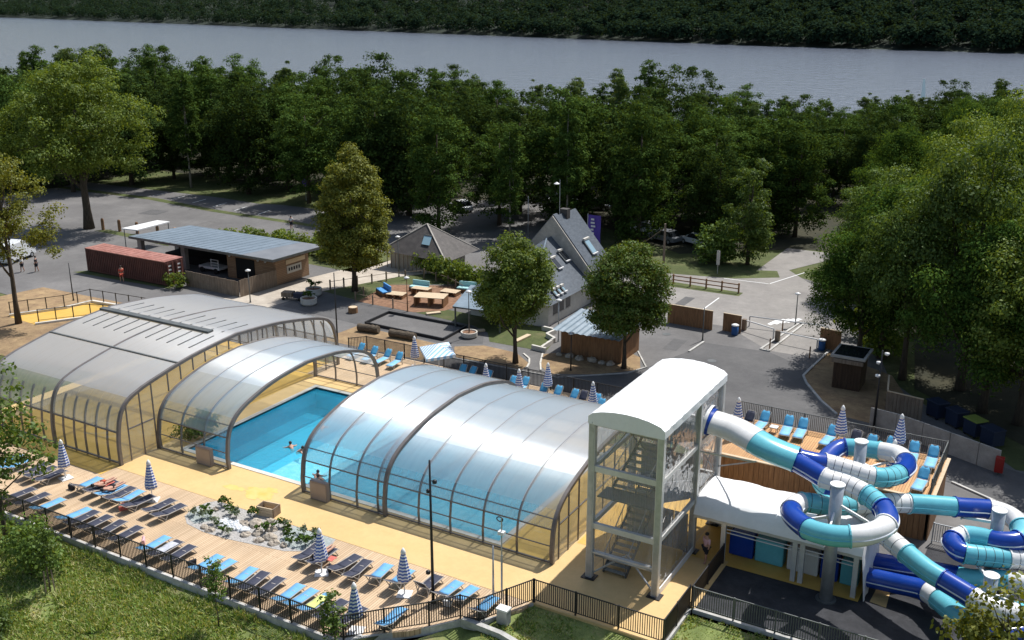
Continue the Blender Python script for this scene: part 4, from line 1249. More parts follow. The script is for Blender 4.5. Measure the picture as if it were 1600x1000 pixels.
# ---------------------------------------------------------------- loungers and parasols
def lounger_proto(seat_m, back_m, tilt=32):
    r = thing('sun_lounger', 'sun lounger', 'sun lounger')
    w, zs = .31, .34
    fr = MB()
    for sx in (-1, 1):
        fr.tube([(sx * w, -.42, zs), (sx * w, .9, zs), (sx * w, .98, zs - .06)], .026, 6)
    fr.beam((-w, -.4, zs - .02), (w, -.4, zs - .02), .04); fr.beam((-w, .97, zs - .05), (w, .97, zs - .05), .04); fr.beam((-w, .3, zs - .03), (w, .3, zs - .03), .04)
    fr.build('frame', 'plastic_frame', r, world=False)
    for sx in (-1, 1):
        MB().beam((sx * w, .62, zs), (sx * w, .86, 0), .05, .035).build('leg', 'plastic_frame', r, world=False)
        MB().beam((sx * w, -.38, zs), (sx * w, -.62, 0), .05, .035).build('leg', 'plastic_frame', r, world=False)
    o = MB()
    n = 8
    for i in range(n + 1):
        t = i / n
        y = -.40 + 1.36 * t
        z = zs + .03 - .03 * math.sin(math.pi * t)
        if i == n: z -= .04
        o.v += [(-w + .03, y, z), (0, y, z - .018), (w - .03, y, z)]
    for i in range(n):
        for q in range(2):
            a = i * 3 + q
            o.f.append((a, a + 1, a + 4, a + 3)); o.mi.append(0)
    s_ = o.build('seat', seat_m, r, world=False, smooth=True)
    m_ = s_.modifiers.new('solid', 'SOLIDIFY'); m_.thickness = .018
    o = MB()
    a = R(tilt)
    for i in range(6):
        t = i / 5
        d = .02 + .74 * t
        ww = w - .03 - (.10 * max(0, t - .75) / .25) ** 1
        y, z = -.42 - d * math.cos(a), zs + .03 + d * math.sin(a)
        o.v += [(-ww, y, z), (0, y, z - .02), (ww, y, z)]
    for i in range(5):
        for q in range(2):
            k = i * 3 + q
            o.f.append((k, k + 1, k + 4, k + 3)); o.mi.append(0)
    b_ = o.build('backrest', back_m, r, world=False, smooth=True)
    m_ = b_.modifiers.new('solid', 'SOLIDIFY'); m_.thickness = .018
    f = MB()
    y1, z1 = -.42 - .76 * math.cos(a), zs + .76 * math.sin(a)
    f.tube([(-w, -.42, zs), (-w, y1 * .96 - .01, z1 * .985), (-w + .1, y1, z1 + .02), (w - .1, y1, z1 + .02), (w, y1 * .96 - .01, z1 * .985), (w, -.42, zs)], .024, 6)
    f.beam((-w, y1 * .82, z1 * .86), (-w, -.5, .05), .035); f.beam((w, y1 * .82, z1 * .86), (w, -.5, .05), .035)
    f.build('back_frame', 'plastic_frame', r, world=False)
    return r
LP = {
    'blue': lounger_proto('sling_blue', 'sling_blue', 20),
    'navy': lounger_proto('sling_navy', 'sling_navy', 14),
    'sky': lounger_proto('sling_sky', 'sling_teal', 48),
    'dark': lounger_proto('sling_navy', 'sling_navy', 50),
    'flat': lounger_proto('sling_blue', 'sling_navy', 30),
}
CN = {'blue': 'light blue', 'navy': 'navy', 'sky': 'sky blue', 'dark': 'navy', 'flat': 'light blue'}
rl = random.Random(11)
def row(items, phrase, group, rz=0.0, z=0.02, jit=.11):
    items = sorted(items)
    for i, (x, y, c) in enumerate(items):
        place(LP[c], USED, (x, y, z), rz + rl.uniform(-jit, jit), '%s sun lounger, %s from the left %s' % (CN[c], ORD[i], phrase), group)
row([(-57.4, 35.2, 'blue'), (-56.35, 35.0, 'blue'), (-54.8, 35.25, 'navy'), (-54.0, 35.15, 'navy'), (-53.1, 35.1, 'navy')], 'in the group by the leftmost parasol', 'loungers by the leftmost parasol')
row([(-50.25, 35.5, 'flat'), (-49.15, 35.7, 'navy'), (-48.2, 35.6, 'blue'), (-47.45, 35.65, 'navy'), (-46.65, 35.6, 'blue'), (-45.7, 35.5, 'navy'), (-44.25, 35.75, 'navy'), (-43.3, 35.6, 'navy')], 'in the row left of the pebble garden', 'loungers left of the pebble garden')
row([(-33.4, 36.1, 'navy'), (-32.5, 36.15, 'navy'), (-31.0, 36.2, 'navy'), (-30.1, 36.1, 'navy'), (-28.9, 36.3, 'flat'), (-27.7, 36.45, 'flat'), (-26.15, 36.7, 'dark'), (-25.0, 36.75, 'flat'), (-24.1, 36.75, 'flat'), (-22.7, 36.5, 'flat')], 'in the row right of the pebble garden', 'loungers right of the pebble garden')
row2 = [(-52.6, 'navy'), (-51.3, 'navy'), (-49.9, 'blue'), (-47.6, 'blue'), (-46.9, 'navy'), (-45.8, 'navy'), (-44.6, 'navy'), (-43.3, 'navy'), (-41.1, 'blue'), (-40.2, 'navy'), (-39.2, 'navy'), (-37.2, 'blue'), (-36.3, 'blue'), (-34.7, 'blue'), (-33.9, 'navy'), (-32.9, 'navy'), (-31.6, 'blue'), (-30.8, 'blue'), (-29.9, 'blue'), (-28.9, 'navy'), (-27.8, 'navy'), (-26.0, 'blue')]
row([(x, 32.55 + (.9 if x > -27 else 0), c) for x, c in row2], 'in the row along the front railing', 'loungers along the front railing')
row([(-51.0, 62.3, 'sky'), (-49.5, 62.2, 'sky'), (-48.2, 62.2, 'sky'), (-46.9, 62.1, 'sky'), (-40.9, 62.2, 'sky'), (-40.1, 62.2, 'sky'), (-38.6, 62.1, 'sky'), (-36.2, 62.0, 'sky'), (-35.4, 62.3, 'sky'), (-33.5, 61.9, 'sky'), (-32.4, 61.9, 'sky'), (-31.1, 61.9, 'sky'), (-30.3, 61.9, 'dark'), (-29.2, 61.9, 'sky'), (-28.6, 61.2, 'sky')], 'in the rear row behind the enclosures', 'loungers behind the enclosures', math.pi, .06)
row([(-17.1, 58.6, 'dark'), (-16.25, 59.1, 'sky'), (-14.65, 59.15, 'sky'), (-13.8, 59.2, 'sky'), (-12.05, 59.0, 'sky'), (-10.6, 58.9, 'dark'), (-9.65, 58.7, 'sky'), (-8.6, 59.0, 'sky'), (-7.2, 59.0, 'sky'), (-6.15, 58.9, 'sky'), (-6.2, 55.6, 'sky')], 'on the raised timber terrace', 'loungers on the raised terrace', math.pi, TZ + .01)

def parasol_proto():
    r = thing('closed_parasol', 'parasol', 'parasol')
    MB().cyl((0, 0, 0), (0, 0, 2.55), .024, n=8).build('pole', 'plastic_white', r, world=False)
    MB().box(-.36, .36, -.36, .36, 0, .05).cyl((0, 0, .05), (0, 0, .3), .05, .045, 10).build('base', 'plastic_white', r, world=False, bevel=.01)
    prof = [(.20, .82), (.31, .80), (.33, .95), (.30, 1.2), (.25, 1.5), (.20, 1.8), (.15, 2.1), (.10, 2.32)]
    MB().lathe(prof, 32, lobes=8, amp=.13, cap=False).build('canopy', 'parasol', r, world=False, smooth=True)
    MB().lathe([(.11, 2.30), (.14, 2.36), (.10, 2.5), (.03, 2.62)], 12).build('cap', 'plastic_white', r, world=False, smooth=True)
    return r
PP = parasol_proto()
for x, y, z, lab in ((-52.6, 35.7, .02, 'leftmost on the front deck, beside three navy loungers'), (-45.7, 36.4, .02, 'on the deck, right end of the row left of the pebbles'),
                     (-31.8, 35.2, .02, 'at the right end of the pebble garden'), (-26.95, 35.75, .02, 'beside the tall black lamp post'),
                     (-27.1, 32.1, .02, 'at the bend of the front railing'),
                     (-45.4, 62.7, .06, 'behind the enclosures next to the opened striped canopy'), (-37.2, 60.2, .06, 'behind the enclosures, first right of the opened canopy'),
                     (-34.5, 60.4, .06, 'behind the enclosures, second right of the opened canopy'), (-33.3, 62.6, .06, 'behind the enclosures, tallest of the rear row'),
                     (-28.75, 60.8, .06, 'behind the enclosures closest to the tower roof'),
                     (-17.2, 57.2, TZ + .01, 'on the terrace just behind the tower'), (-11.4, 59.1, TZ + .01, 'on the terrace beside the middle loungers'),
                     (-8.1, 59.5, TZ + .01, 'on the terrace near its right corner'), (-7.75, 55.5, TZ + .01, 'on the terrace just above the slide bend')):
    place(PP, USED, (x, y, z), rl.uniform(0, 3), 'closed striped parasol ' + lab, 'closed striped parasols')
op = thing('open_parasol', 'opened tilted canopy with pale blue and white stripes behind the enclosures', 'parasol', (-42.7, 61.9, .05))
o = MB()
cs = [(-44.4, 62.0, 2.15), (-43.0, 64.0, 2.2), (-40.9, 61.8, 2.2), (-42.3, 59.9, 2.15)]
apex = (-42.6, 62.0, 2.75)
o.add(cs + [apex], [(0, 3, 4), (3, 2, 4), (2, 1, 4), (1, 0, 4)])
for a, b in zip(cs, cs[1:] + cs[:1]):
    o.add([a, b, (b[0], b[1], b[2] - .22), (a[0], a[1], a[2] - .22)], [(0, 1, 2, 3)])
o.build('canopy', 'parasol_wide', op)
MB().cyl((-42.6, 62.0, .05), (-42.6, 62.0, 2.75), .03, n=8).build('pole', 'plastic_white', op)
for c in cs:
    MB().beam(apex, (c[0], c[1], c[2] - .02), .03).build('rib', 'plastic_white', op)
# bags left beside loungers
for i, (x, y, c, lab) in enumerate(((-51.0, 34.9, 'cloth_dark', 'dark beach bag on the deck left of the sunbathers'), (-46.2, 34.7, 'towel_red', 'red beach bag between the loungers left of the pebble garden'), (-31.6, 35.6, 'cloth_dark', 'dark beach bag beside the pebble garden parasol'),
                                   (-24.55, 36.0, 'cloth_white', 'white beach bag beside the loungers at the right deck end'), (-38.2, 32.4, 'cloth_dark', 'dark beach bag by the front railing below the pebble garden'), (-42.2, 32.7, 'cloth_pink', 'pink beach bag by the front railing'))):
    b_ = thing('beach_bag', lab, 'bag', (x, y, .02), i * 1.1, 'beach bags on the front deck')
    MB().add([(-.22, -.1, 0), (.22, -.1, 0), (.22, .1, 0), (-.22, .1, 0), (-.27, -.07, .3), (.27, -.07, .3), (.27, .07, .3), (-.27, .07, .3)], [(0, 3, 2, 1), (4, 5, 6, 7), (0, 1, 5, 4), (1, 2, 6, 5), (2, 3, 7, 6), (3, 0, 4, 7)]).build('body', c, b_, world=False, bevel=.04)
    MB().tube([(-.13, 0, .3), (-.1, 0, .44), (.1, 0, .44), (.13, 0, .3)], .014, 6).build('handle', c, b_, world=False)
# little side tables
def side_table(x, y, z, lab):
    r = thing('side_table', lab, 'side table', (x, y, z), group='small side tables')
    MB().box(-.24, .24, -.24, .24, .38, .42).build('top', 'plastic_white', r, world=False, bevel=.01)
    for a in (-.19, .19):
        for b in (-.19, .19):
            MB().beam((a, b, 0), (a * .9, b * .9, .38), .04).build('leg', 'plastic_frame', r, world=False)
for x, y, z, l in ((-15.4, 59.0, TZ, 'small white side table on the terrace between the left loungers'), (-11.2, 57.9, TZ, 'small white side table on the terrace below the middle parasol'), (-7.8, 58.2, TZ, 'small white side table on the terrace near the right corner'),
                   (-34.9, 61.3, .06, 'small white side table behind the enclosures between two parasols'), (-31.7, 61.2, .06, 'small white side table behind the enclosures beside the sky blue loungers')):
    side_table(x, y, z, l)
# towels lying on loungers
def towel(x, y, z, w, l, m, lab):
    o = MB(); n = 6
    for i in range(n + 1):
        for j in range(4):
            o.v.append((x - w / 2 + w * j / 3, y - l / 2 + l * i / n, z + .015 * math.sin(i * 1.7 + j)))
    for i in range(n):
        for j in range(3):
            a = i * 4 + j
            o.f.append((a, a + 1, a + 5, a + 4)); o.mi.append(0)
    t = o.build('towel', m, smooth=True)
    s_ = t.modifiers.new('solid', 'SOLIDIFY'); s_.thickness = .02
    tag(t, lab, 'towel')
towel(-29.9, 32.6, .43, .5, 1.2, 'towel_yellow', 'yellow-green towel spread on a lounger by the front railing')
towel(-40.2, 32.5, .43, .55, 1.3, 'towel_grey', 'grey towel spread on a lounger by the front railing')
towel(-49.15, 36.0, .43, .5, .8, 'towel_red', 'red towel on a lounger left of the pebble garden')
towel(-31.9, 36.1, .40, .4, .5, 'towel_red', 'salmon towel hanging beside the parasol at the pebble garden')

# ---------------------------------------------------------------- foliage
def leaf_mesh(name, C, Nrm, size, mats, seed, aspect=.62):
    """C: leaf centres (k,3), Nrm: facing (k,3), size (k,)"""
    rg = np.random.default_rng(seed)
    k = len(C)
    Nrm = Nrm / (np.linalg.norm(Nrm, axis=1, keepdims=True) + 1e-9)
    t = rg.normal(size=(k, 3))
    t -= Nrm * (t * Nrm).sum(1, keepdims=True)
    t /= (np.linalg.norm(t, axis=1, keepdims=True) + 1e-9)
    b = np.cross(Nrm, t)
    s = size[:, None]
    bend = Nrm * s * 0.16
    v = np.empty((k, 4, 3))
    v[:, 0] = C - t * s - bend
    v[:, 1] = C + b * s * aspect
    v[:, 2] = C + t * s - bend
    v[:, 3] = C - b * s * aspect
    me = bpy.data.meshes.new(name)
    me.vertices.add(k * 4)
    me.vertices.foreach_set('co', v.reshape(-1))
    me.loops.add(k * 4)
    me.loops.foreach_set('vertex_index', np.arange(k * 4, dtype=np.int32))
    me.polygons.add(k)
    me.polygons.foreach_set('loop_start', np.arange(0, k * 4, 4, dtype=np.int32))
    me.polygons.foreach_set('loop_total', np.full(k, 4, dtype=np.int32))
    for m in mats: me.materials.append(m)
    me.polygons.foreach_set('material_index', rg.integers(0, len(mats), k).astype(np.int32))
    me.update(calc_edges=True)
    return me

def crown_points(ells, nclump, per, clump_r, seed, shell=.6, up=.55, flat=.75, lumpy=1.0):
    rg = np.random.default_rng(seed)
    vol = np.array([e[3] * e[4] * e[5] for e in ells]) ** (2 / 3)
    which = rg.choice(len(ells), nclump, p=vol / vol.sum())
    E = np.array(ells)[which]
    d = rg.normal(size=(nclump, 3)); d /= np.linalg.norm(d, axis=1, keepdims=True)
    rad = shell + (1 - shell) * rg.random(nclump) ** .6
    ph = rg.random(6) * 6.28
    lump = 1 + .13 * np.sin(d[:, 0] * 4 + ph[0]) + .11 * np.sin(d[:, 1] * 5 + ph[1]) + .10 * np.sin(d[:, 2] * 6 + ph[2]) + .10 * np.sin((d[:, 0] - d[:, 1]) * 7 + ph[3])
    lump = 1 + (lump - 1) * lumpy
    cc = E[:, :3] + d * E[:, 3:6] * (rad * lump)[:, None]
    cr = clump_r * (.65 + .7 * rg.random(nclump))
    dd = rg.normal(size=(nclump, per, 3))
    dd /= (np.linalg.norm(dd, axis=2, keepdims=True) + 1e-9)
    flip = (dd[:, :, 2] < 0) & (rg.random((nclump, per)) < .55)
    dd[:, :, 2] = np.where(flip, -dd[:, :, 2], dd[:, :, 2])
    o = dd * (.15 + .9 * rg.random((nclump, per, 1)) ** .6)
    o[:, :, 2] *= flat
    P = cc[:, None, :] + o * cr[:, None, None]
    nrm = dd * 1.0 + np.array([0, 0, .30]) + rg.normal(size=P.shape) * .42
    return P.reshape(-1, 3), nrm.reshape(-1, 3), cc

def tree_proto(name, h, ells, nclump, per, clump_r, leaf, lset, seed, trunk_r=.22, trunk_top=.72, limbs=5, bark='bark', shell=.6, lean=(0, 0), lumpy=1.0):
    r = thing(name, 'tree', 'tree')
    P, Nn, cc = crown_points(ells, nclump, per, clump_r, seed, shell, lumpy=lumpy)
    keep = P[:, 2] > .25
    P, Nn = P[keep], Nn[keep]
    rg = np.random.default_rng(seed + 1)
    me = leaf_mesh('crown', P, Nn, leaf * (.55 + .75 * rg.random(len(P))), leaves(lset), seed + 2)
    o = bpy.data.objects.new('crown', me); COL.objects.link(o); o.parent = r
    q = random.Random(seed)
    t = MB()
    top = h * trunk_top
    pts = [(lean[0] * k / 6 + q.uniform(-.06, .06) * (k > 0), lean[1] * k / 6 + q.uniform(-.06, .06) * (k > 0), top * k / 6) for k in range(7)]
    t.tube(pts, [trunk_r * 1.35] + [trunk_r * (1 - .72 * k / 6) for k in range(1, 7)], 9)
    for k in range(limbs):
        b = pts[2 + k % 4]
        c = cc[q.randrange(len(cc))]
        mid = ((b[0] + c[0]) / 2, (b[1] + c[1]) / 2, (b[2] + c[2]) / 2 - .15 * abs(c[2] - b[2]))
        rr = trunk_r * .42
        t.tube([b, mid, tuple(c)], [rr, rr * .65, rr * .2], 6)
    t.build('trunk', bark, r, world=False, smooth=True)
    return r

def E_(cx, cy, cz, rx, ry, rz): return (cx, cy, cz, rx, ry, rz)
# single trees
def one_tree(proto, loc, label, rz=0, scale=1.0, group=None, cat='tree'):
    return place(proto, USED, loc, rz, label, group, scale, cat)

t3 = tree_proto('lime_tree', 14.6, [E_(0, 0, 7.8, 3.35, 3.35, 4.6), E_(0, 0, 10.8, 2.25, 2.25, 3.3), E_(0.1, 0, 4.9, 3.45, 3.45, 2.6)], 330, 190, .85, .112, 'olive', 21, .26, .7, 8, shell=.7, lumpy=.3)
one_tree(t3, (-63.5, 77.8, 0), 'tall egg-shaped olive-green tree standing alone above the mulch bed')
t4 = tree_proto('maple_tree', 10.4, [E_(0, 0, 6.5, 3.0, 3.0, 3.0), E_(.4, .2, 7.4, 2.4, 2.4, 2.5), E_(-.5, 0, 5.3, 2.6, 2.6, 1.9)], 230, 200, .82, .105, 'bright', 22, .2, .62, 8, shell=.65, lumpy=.6)
one_tree(t4, (-39.0, 67.7, 0), 'round green tree on a dark trunk in front of the slate house')
t5 = tree_proto('maple_tree', 10.3, [E_(0, 0, 6.2, 3.05, 3.05, 3.2), E_(.3, 0, 7.6, 2.4, 2.4, 2.3), E_(0, 0, 4.6, 2.7, 2.7, 1.8)], 250, 200, .80, .105, 'mid', 23, .18, .6, 8, shell=.65, lumpy=.6)
one_tree(t5, (-30.9, 71.0, 0), 'round olive-tipped tree beside the corrugated-roof shed')
for o in t5.children:
    if o.name.startswith('crown'):
        for i, mm in enumerate((leaves('mid')[1], leaves('bright')[0], leaves('olive')[0])): o.data.materials[i] = mm
t1 = tree_proto('oak_tree', 21.3, [E_(0, 0, 15, 6.5, 6.5, 5.6), E_(-5, -2, 12.5, 5, 5, 3.6), E_(5.0, 2.5, 13, 4.6, 4.6, 3.3), E_(2, -3, 10, 5, 4.5, 3.2), E_(-3, 3, 17, 4.5, 4.5, 3.5), E_(4, 1, 8.5, 4.5, 4, 2.0)], 230, 240, 1.5, .15, 'bright', 24, .55, .7, 12, shell=.55)
one_tree(t1, (-111.1, 83.7, 0), 'big spreading bright green oak at the left edge of the car park')
t2 = tree_proto('ash_tree', 16.2, [E_(-1.5, -.5, 11.5, 3.9, 3.9, 4.2), E_(1.6, .8, 9.0, 2.8, 2.8, 2.2), E_(-2.5, 0, 8, 3.0, 3, 2.2), E_(2.6, 1.2, 6.6, 1.5, 1.5, .9), E_(0, 0, 13.6, 2.4, 2.4, 2.2)], 110, 170, 1.0, .12, 'olive', 25, .24, .78, 9, shell=.45)
one_tree(t2, (-83.3, 54.1, 0), 'airy yellow-green tree with a slim dark trunk at the left frame edge')
t8 = tree_proto('hornbeam_tree', 12, [E_(0, 0, 6.5, 1.8, 1.8, 5.2), E_(-.9, 0, 3.6, 2.3, 2.3, 3.0), E_(.8, 0, 4.2, 1.8, 1.8, 3.2)], 75, 170, .85, .12, 'mid', 26, .18, .7, 5)
one_tree(t8, (-32.7, 108.2, 0), 'narrow pale-tipped tree at the junction by the wood', scale=1.05)
t9 = tree_proto('shrub_tree', 5, [E_(0, 0, 2.6, 2.0, 2.0, 2.4), E_(-.5, 0, 1.6, 2.3, 2.3, 1.5)], 130, 28, .7, .18, 'mid', 27, .12, .6, 3)
one_tree(t9, (-35.8, 107.2, 0), 'dark bushy shrub left of the narrow tree by the junction')

# the large trees on the right
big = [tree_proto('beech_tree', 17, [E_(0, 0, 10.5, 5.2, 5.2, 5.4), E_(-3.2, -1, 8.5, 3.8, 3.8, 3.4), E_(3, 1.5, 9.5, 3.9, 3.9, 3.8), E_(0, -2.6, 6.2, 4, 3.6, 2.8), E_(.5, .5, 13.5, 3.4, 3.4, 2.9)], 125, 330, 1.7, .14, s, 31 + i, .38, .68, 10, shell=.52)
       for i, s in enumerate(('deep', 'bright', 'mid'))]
RT = [(0, -13.6, 83.8, .98, 0.4, 'leaning out over the entrance drive'), (2, -7.0, 79.5, 1.0, 2.1, 'above the shaded kiosk at the right'), (1, -2.6, 74.5, .95, 4.0, 'closest to the bins at the right edge'),
      (1, -9.0, 93, 1.0, 1.0, 'behind the tree that leans over the drive'), (2, -17.5, 102, .82, 3.0, 'left of the right-hand group at the lane'), (1, -13, 108, 1.02, 5.0, 'topping the right-hand group'),
      (1, -5, 104, 1.05, 2.4, 'far right of the right-hand group'), (0, -20.5, 121, .85, .8, 'deep in the right-hand group'), (1, -9, 124, 1.0, 3.6, 'rear right of the right-hand group'), (2, -2.0, 88, 1.06, 5.5, 'right of the tree that leans over the drive'), (0, -15, 134, .9, 1.8, 'rearmost of the right-hand group'),
      (0, 1.5, 70.5, .9, 1.2, 'overhanging the bin yard at the right edge'), (2, -11.2, 79.6, .8, 2.7, 'just behind the shaded kiosk'), (0, -14.9, 81.0, .72, 3.3, 'smallest of the right-hand group, over the kiosk roof'), (0, -5.0, 75.6, .95, .2, 'over the left bins at the right edge'), (2, .8, 78, 1.0, 4.4, 'behind the bins at the far right edge')]
for k, x, y, s, rz, lab in RT:
    one_tree(big[k], (x, y, 0), 'large broad-crowned tree ' + lab, rz, (s * .84, s * .84, s * (1.0 + .12 * math.sin(x * 3 + y))), 'large trees on the right')

# forest in front of the lake
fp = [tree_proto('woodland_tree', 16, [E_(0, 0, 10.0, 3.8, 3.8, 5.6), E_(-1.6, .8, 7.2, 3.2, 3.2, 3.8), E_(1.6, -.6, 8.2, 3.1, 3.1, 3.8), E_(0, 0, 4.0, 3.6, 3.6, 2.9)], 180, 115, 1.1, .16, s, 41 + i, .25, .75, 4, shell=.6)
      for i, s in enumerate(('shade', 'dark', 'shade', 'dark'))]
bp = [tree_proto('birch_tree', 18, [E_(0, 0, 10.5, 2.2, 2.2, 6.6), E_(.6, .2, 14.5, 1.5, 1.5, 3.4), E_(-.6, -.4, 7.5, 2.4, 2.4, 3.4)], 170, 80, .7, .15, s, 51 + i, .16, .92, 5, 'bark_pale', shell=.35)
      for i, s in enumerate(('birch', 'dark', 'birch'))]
FX, FY = -0.50236, 0.86466
def skyline(u):
    return float(np.interp(u, [-200, 0, 60, 150, 230, 330, 420, 560, 700, 830, 880, 990, 1110, 1200, 1300, 1400, 1500, 1700], [55, 66, 92, 78, 60, 76, 82, 84, 92, 108, 132, 100, 104, 132, 142, 152, 135, 120]))
def front_d(u):
    return float(np.interp(u, [-200, 0, 240, 480, 575, 600, 680, 695, 765, 776, 860, 950, 1050, 1230, 1300, 1500, 1700], [150, 152, 160, 143, 136, 119, 117, 150, 150, 121, 122, 119, 116, 122, 134, 150, 150]))
rf = random.Random(77)
cnt = 0
rows = [0, 9, 18.5, 29, 41, 54, 66]
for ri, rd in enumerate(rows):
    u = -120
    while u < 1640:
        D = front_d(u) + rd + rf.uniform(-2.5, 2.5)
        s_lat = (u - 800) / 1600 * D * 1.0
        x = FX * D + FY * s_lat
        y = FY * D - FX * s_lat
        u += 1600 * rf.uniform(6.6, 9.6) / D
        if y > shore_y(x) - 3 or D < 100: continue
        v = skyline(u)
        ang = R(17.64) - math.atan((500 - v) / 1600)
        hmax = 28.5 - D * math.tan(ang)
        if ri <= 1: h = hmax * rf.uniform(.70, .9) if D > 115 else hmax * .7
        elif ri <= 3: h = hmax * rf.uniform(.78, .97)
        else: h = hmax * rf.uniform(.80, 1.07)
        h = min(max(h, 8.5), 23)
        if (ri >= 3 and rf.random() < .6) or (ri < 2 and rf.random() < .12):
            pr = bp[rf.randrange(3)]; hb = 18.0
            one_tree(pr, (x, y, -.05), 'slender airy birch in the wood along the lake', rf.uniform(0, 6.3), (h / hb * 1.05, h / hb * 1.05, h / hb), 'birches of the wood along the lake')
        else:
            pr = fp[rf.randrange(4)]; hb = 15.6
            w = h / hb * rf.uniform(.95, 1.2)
            one_tree(pr, (x, y, -.05), 'dense broadleaf tree in the wood along the lake, cloud shade in its leaf colour', rf.uniform(0, 6.3), (w, w, h / hb), 'broadleaf trees of the wood along the lake')
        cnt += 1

# wood on the far shore: one mass
rg = np.random.default_rng(7)
Cs, Ns, Ss = [], [], []
seg_len = np.array([math.dist(SHORE[i], SHORE[i + 1]) for i in range(len(SHORE) - 1)]) * np.array([.7, .8, .9, 1, 1.5, 1.9, 1.9, 1.2])
for k in range(4300):
    i_ = rg.choice(len(seg_len), p=seg_len / seg_len.sum())
    t = (i_ + rg.random()) / len(seg_len)
    s = 1 + 150 * rg.random() ** 1.3
    x, y = shore_pt(min(t, .999), s)
    dist = math.hypot(x, y)
    hr = rg.uniform(4.2, 7.5)
    zc = max(hill_h(s), -.5) + hr * .72
    n = int(min(260, 30 + 90000 / dist))
    d = rg.normal(size=(n, 3)); d /= np.linalg.norm(d, axis=1, keepdims=True)
    d[:, 2] = np.where(d[:, 2] < -.35, -d[:, 2], d[:, 2])
    rad = .75 + .3 * rg.random(n)
    P = np.array([x, y, zc]) + d * np.array([hr * .85, hr * .85, hr * 1.1]) * rad[:, None]
    Cs.append(P); Ns.append(d * .8 + np.array([0, 0, .5]) + rg.normal(size=(n, 3)) * .35); Ss.append(np.full(n, hr * (.095 + 15 / dist * 1.3)) * (.6 + .8 * rg.random(n)))
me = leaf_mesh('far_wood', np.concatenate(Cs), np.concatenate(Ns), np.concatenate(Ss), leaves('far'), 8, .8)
o = bpy.data.objects.new('far_wood', me); COL.objects.link(o)
tag(o, 'wooded slope along the far lake shore, darkened by cloud shade in its leaf colour', 'wood', kind='stuff')

# foreground trees on the bank
fg = tree_proto('young_tree', 8.2, [E_(.6, .4, 5.4, 1.3, 1.3, 2.3), E_(1.2, 1.0, 4.0, 1.1, 1.1, 1.0), E_(-.2, -.2, 3.2, 1.4, 1.3, 1.6)], 130, 22, .55, .105, 'mid', 61, .09, .75, 8, shell=.2)
one_tree(fg, (-49.9, 29.7, -.5), 'wispy young tree overhanging the left end of the front railing', 0, 1.32)
fb = tree_proto('bank_shrub', 3.2, [E_(0, 0, 1.5, 1.3, 1.2, 1.4), E_(.6, .2, 1.0, 1.1, 1.0, .9)], 110, 22, .5, .095, 'mid', 62, .07, .5, 4, shell=.3)
one_tree(fb, (-45.9, 28.3, -.8), 'leafy green shrub at the left edge of the grass bank', 0, 1.15, cat='shrub')
fb2 = one_tree(fb, (-42.9, 24.2, -1.4), 'low leafy shrub in the bottom left corner', 2.0, .8, cat='shrub')
fb3 = one_tree(fb, (-47.8, 30.2, -.45), 'small leafy shrub against the left end of the front railing', 4.0, .6, cat='shrub')
sp = tree_proto('sapling', 3.9, [E_(0, 0, 2.5, .55, .55, 1.2), E_(.1, 0, 3.3, .3, .3, .6)], 42, 16, .33, .085, 'mid', 63, .03, .9, 6, shell=.2)
one_tree(sp, (-43.6, 27.8, -.75), 'staked sapling on the grass bank in the lower left', 0, 1.05)
one_tree(sp, (-33.6, 29.7, -.5), 'thin sapling in front of the railing at mid-deck', 2.0, .95)
one_tree(sp, (-27.0, 30.4, -.45), 'bushy sapling in front of the railing bend', 4.0, (1.15, 1.15, .95))
for sx, sy in ((.22, .1), (-.2, .12), (.05, -.25)):
    pass
stakes = thing('tree_stakes', 'three thin wooden stakes around the lower left sapling', 'stakes', (-43.6, 27.8, -.8))
for sx, sy in ((.25, .1), (-.22, .14), (.05, -.28)):
    MB().beam((sx, sy, 0), (sx * .8, sy * .8, 1.35), .05).build('stake', 'wood_grey', stakes, world=False)
fr_ = tree_proto('corner_tree', 5.0, [E_(0, 0, 3.3, 1.25, 1.2, 1.2), E_(-.7, .3, 2.5, .9, .9, .7), E_(.4, -.3, 2.2, 1.2, 1.1, .8)], 120, 20, .48, .095, 'olive', 64, .07, .7, 8, shell=.2)
one_tree(fr_, (-0.6, 40.6, -.2), 'olive-leaved young tree in the bottom right corner in front of the slides', 0, 1.45)

# shrubs, hedges
bushp = tree_proto('leafy_bush', 1.8, [E_(0, 0, .8, 1.1, 1.0, .85), E_(.5, .2, .7, .8, .8, .7)], 46, 22, .42, .13, 'bright', 65, .04, .4, 2, shell=.35)
bl = [(-90.2, 87.2, 1.0), (-87.6, 87.5, 1.2), (-85, 87.2, 1.25), (-82.4, 87.6, 1.3), (-79.6, 87.2, 1.35), (-77, 87, 1.2), (-74.5, 86.6, 1.2), (-83.6, 89.5, 1.1), (-78.2, 89.5, 1.2), (-72.4, 86.2, 1.1), (-75.6, 89, 1.1)]
for i, (x, y, s) in enumerate(sorted(bl)):
    one_tree(bushp, (x, y, 0), 'leafy bush, %s from the left behind the flat-roofed timber building' % ORD[i], i * 1.3, s, 'bushes behind the flat-roofed building', 'bush')
hb = [(-62.9, 88.2), (-61.6, 87.6), (-60.3, 87.0), (-59.0, 86.4), (-57.7, 85.9), (-56.4, 85.4), (-55.1, 85.0), (-53.8, 84.6)]
for i, (x, y) in enumerate(hb):
    one_tree(bushp, (x, y, 0), 'hedge bush, %s from the left below the pyramid roof' % ORD[i], i * .9, (1.1, .9, 1.4), 'hedge below the pyramid roof', 'hedge')
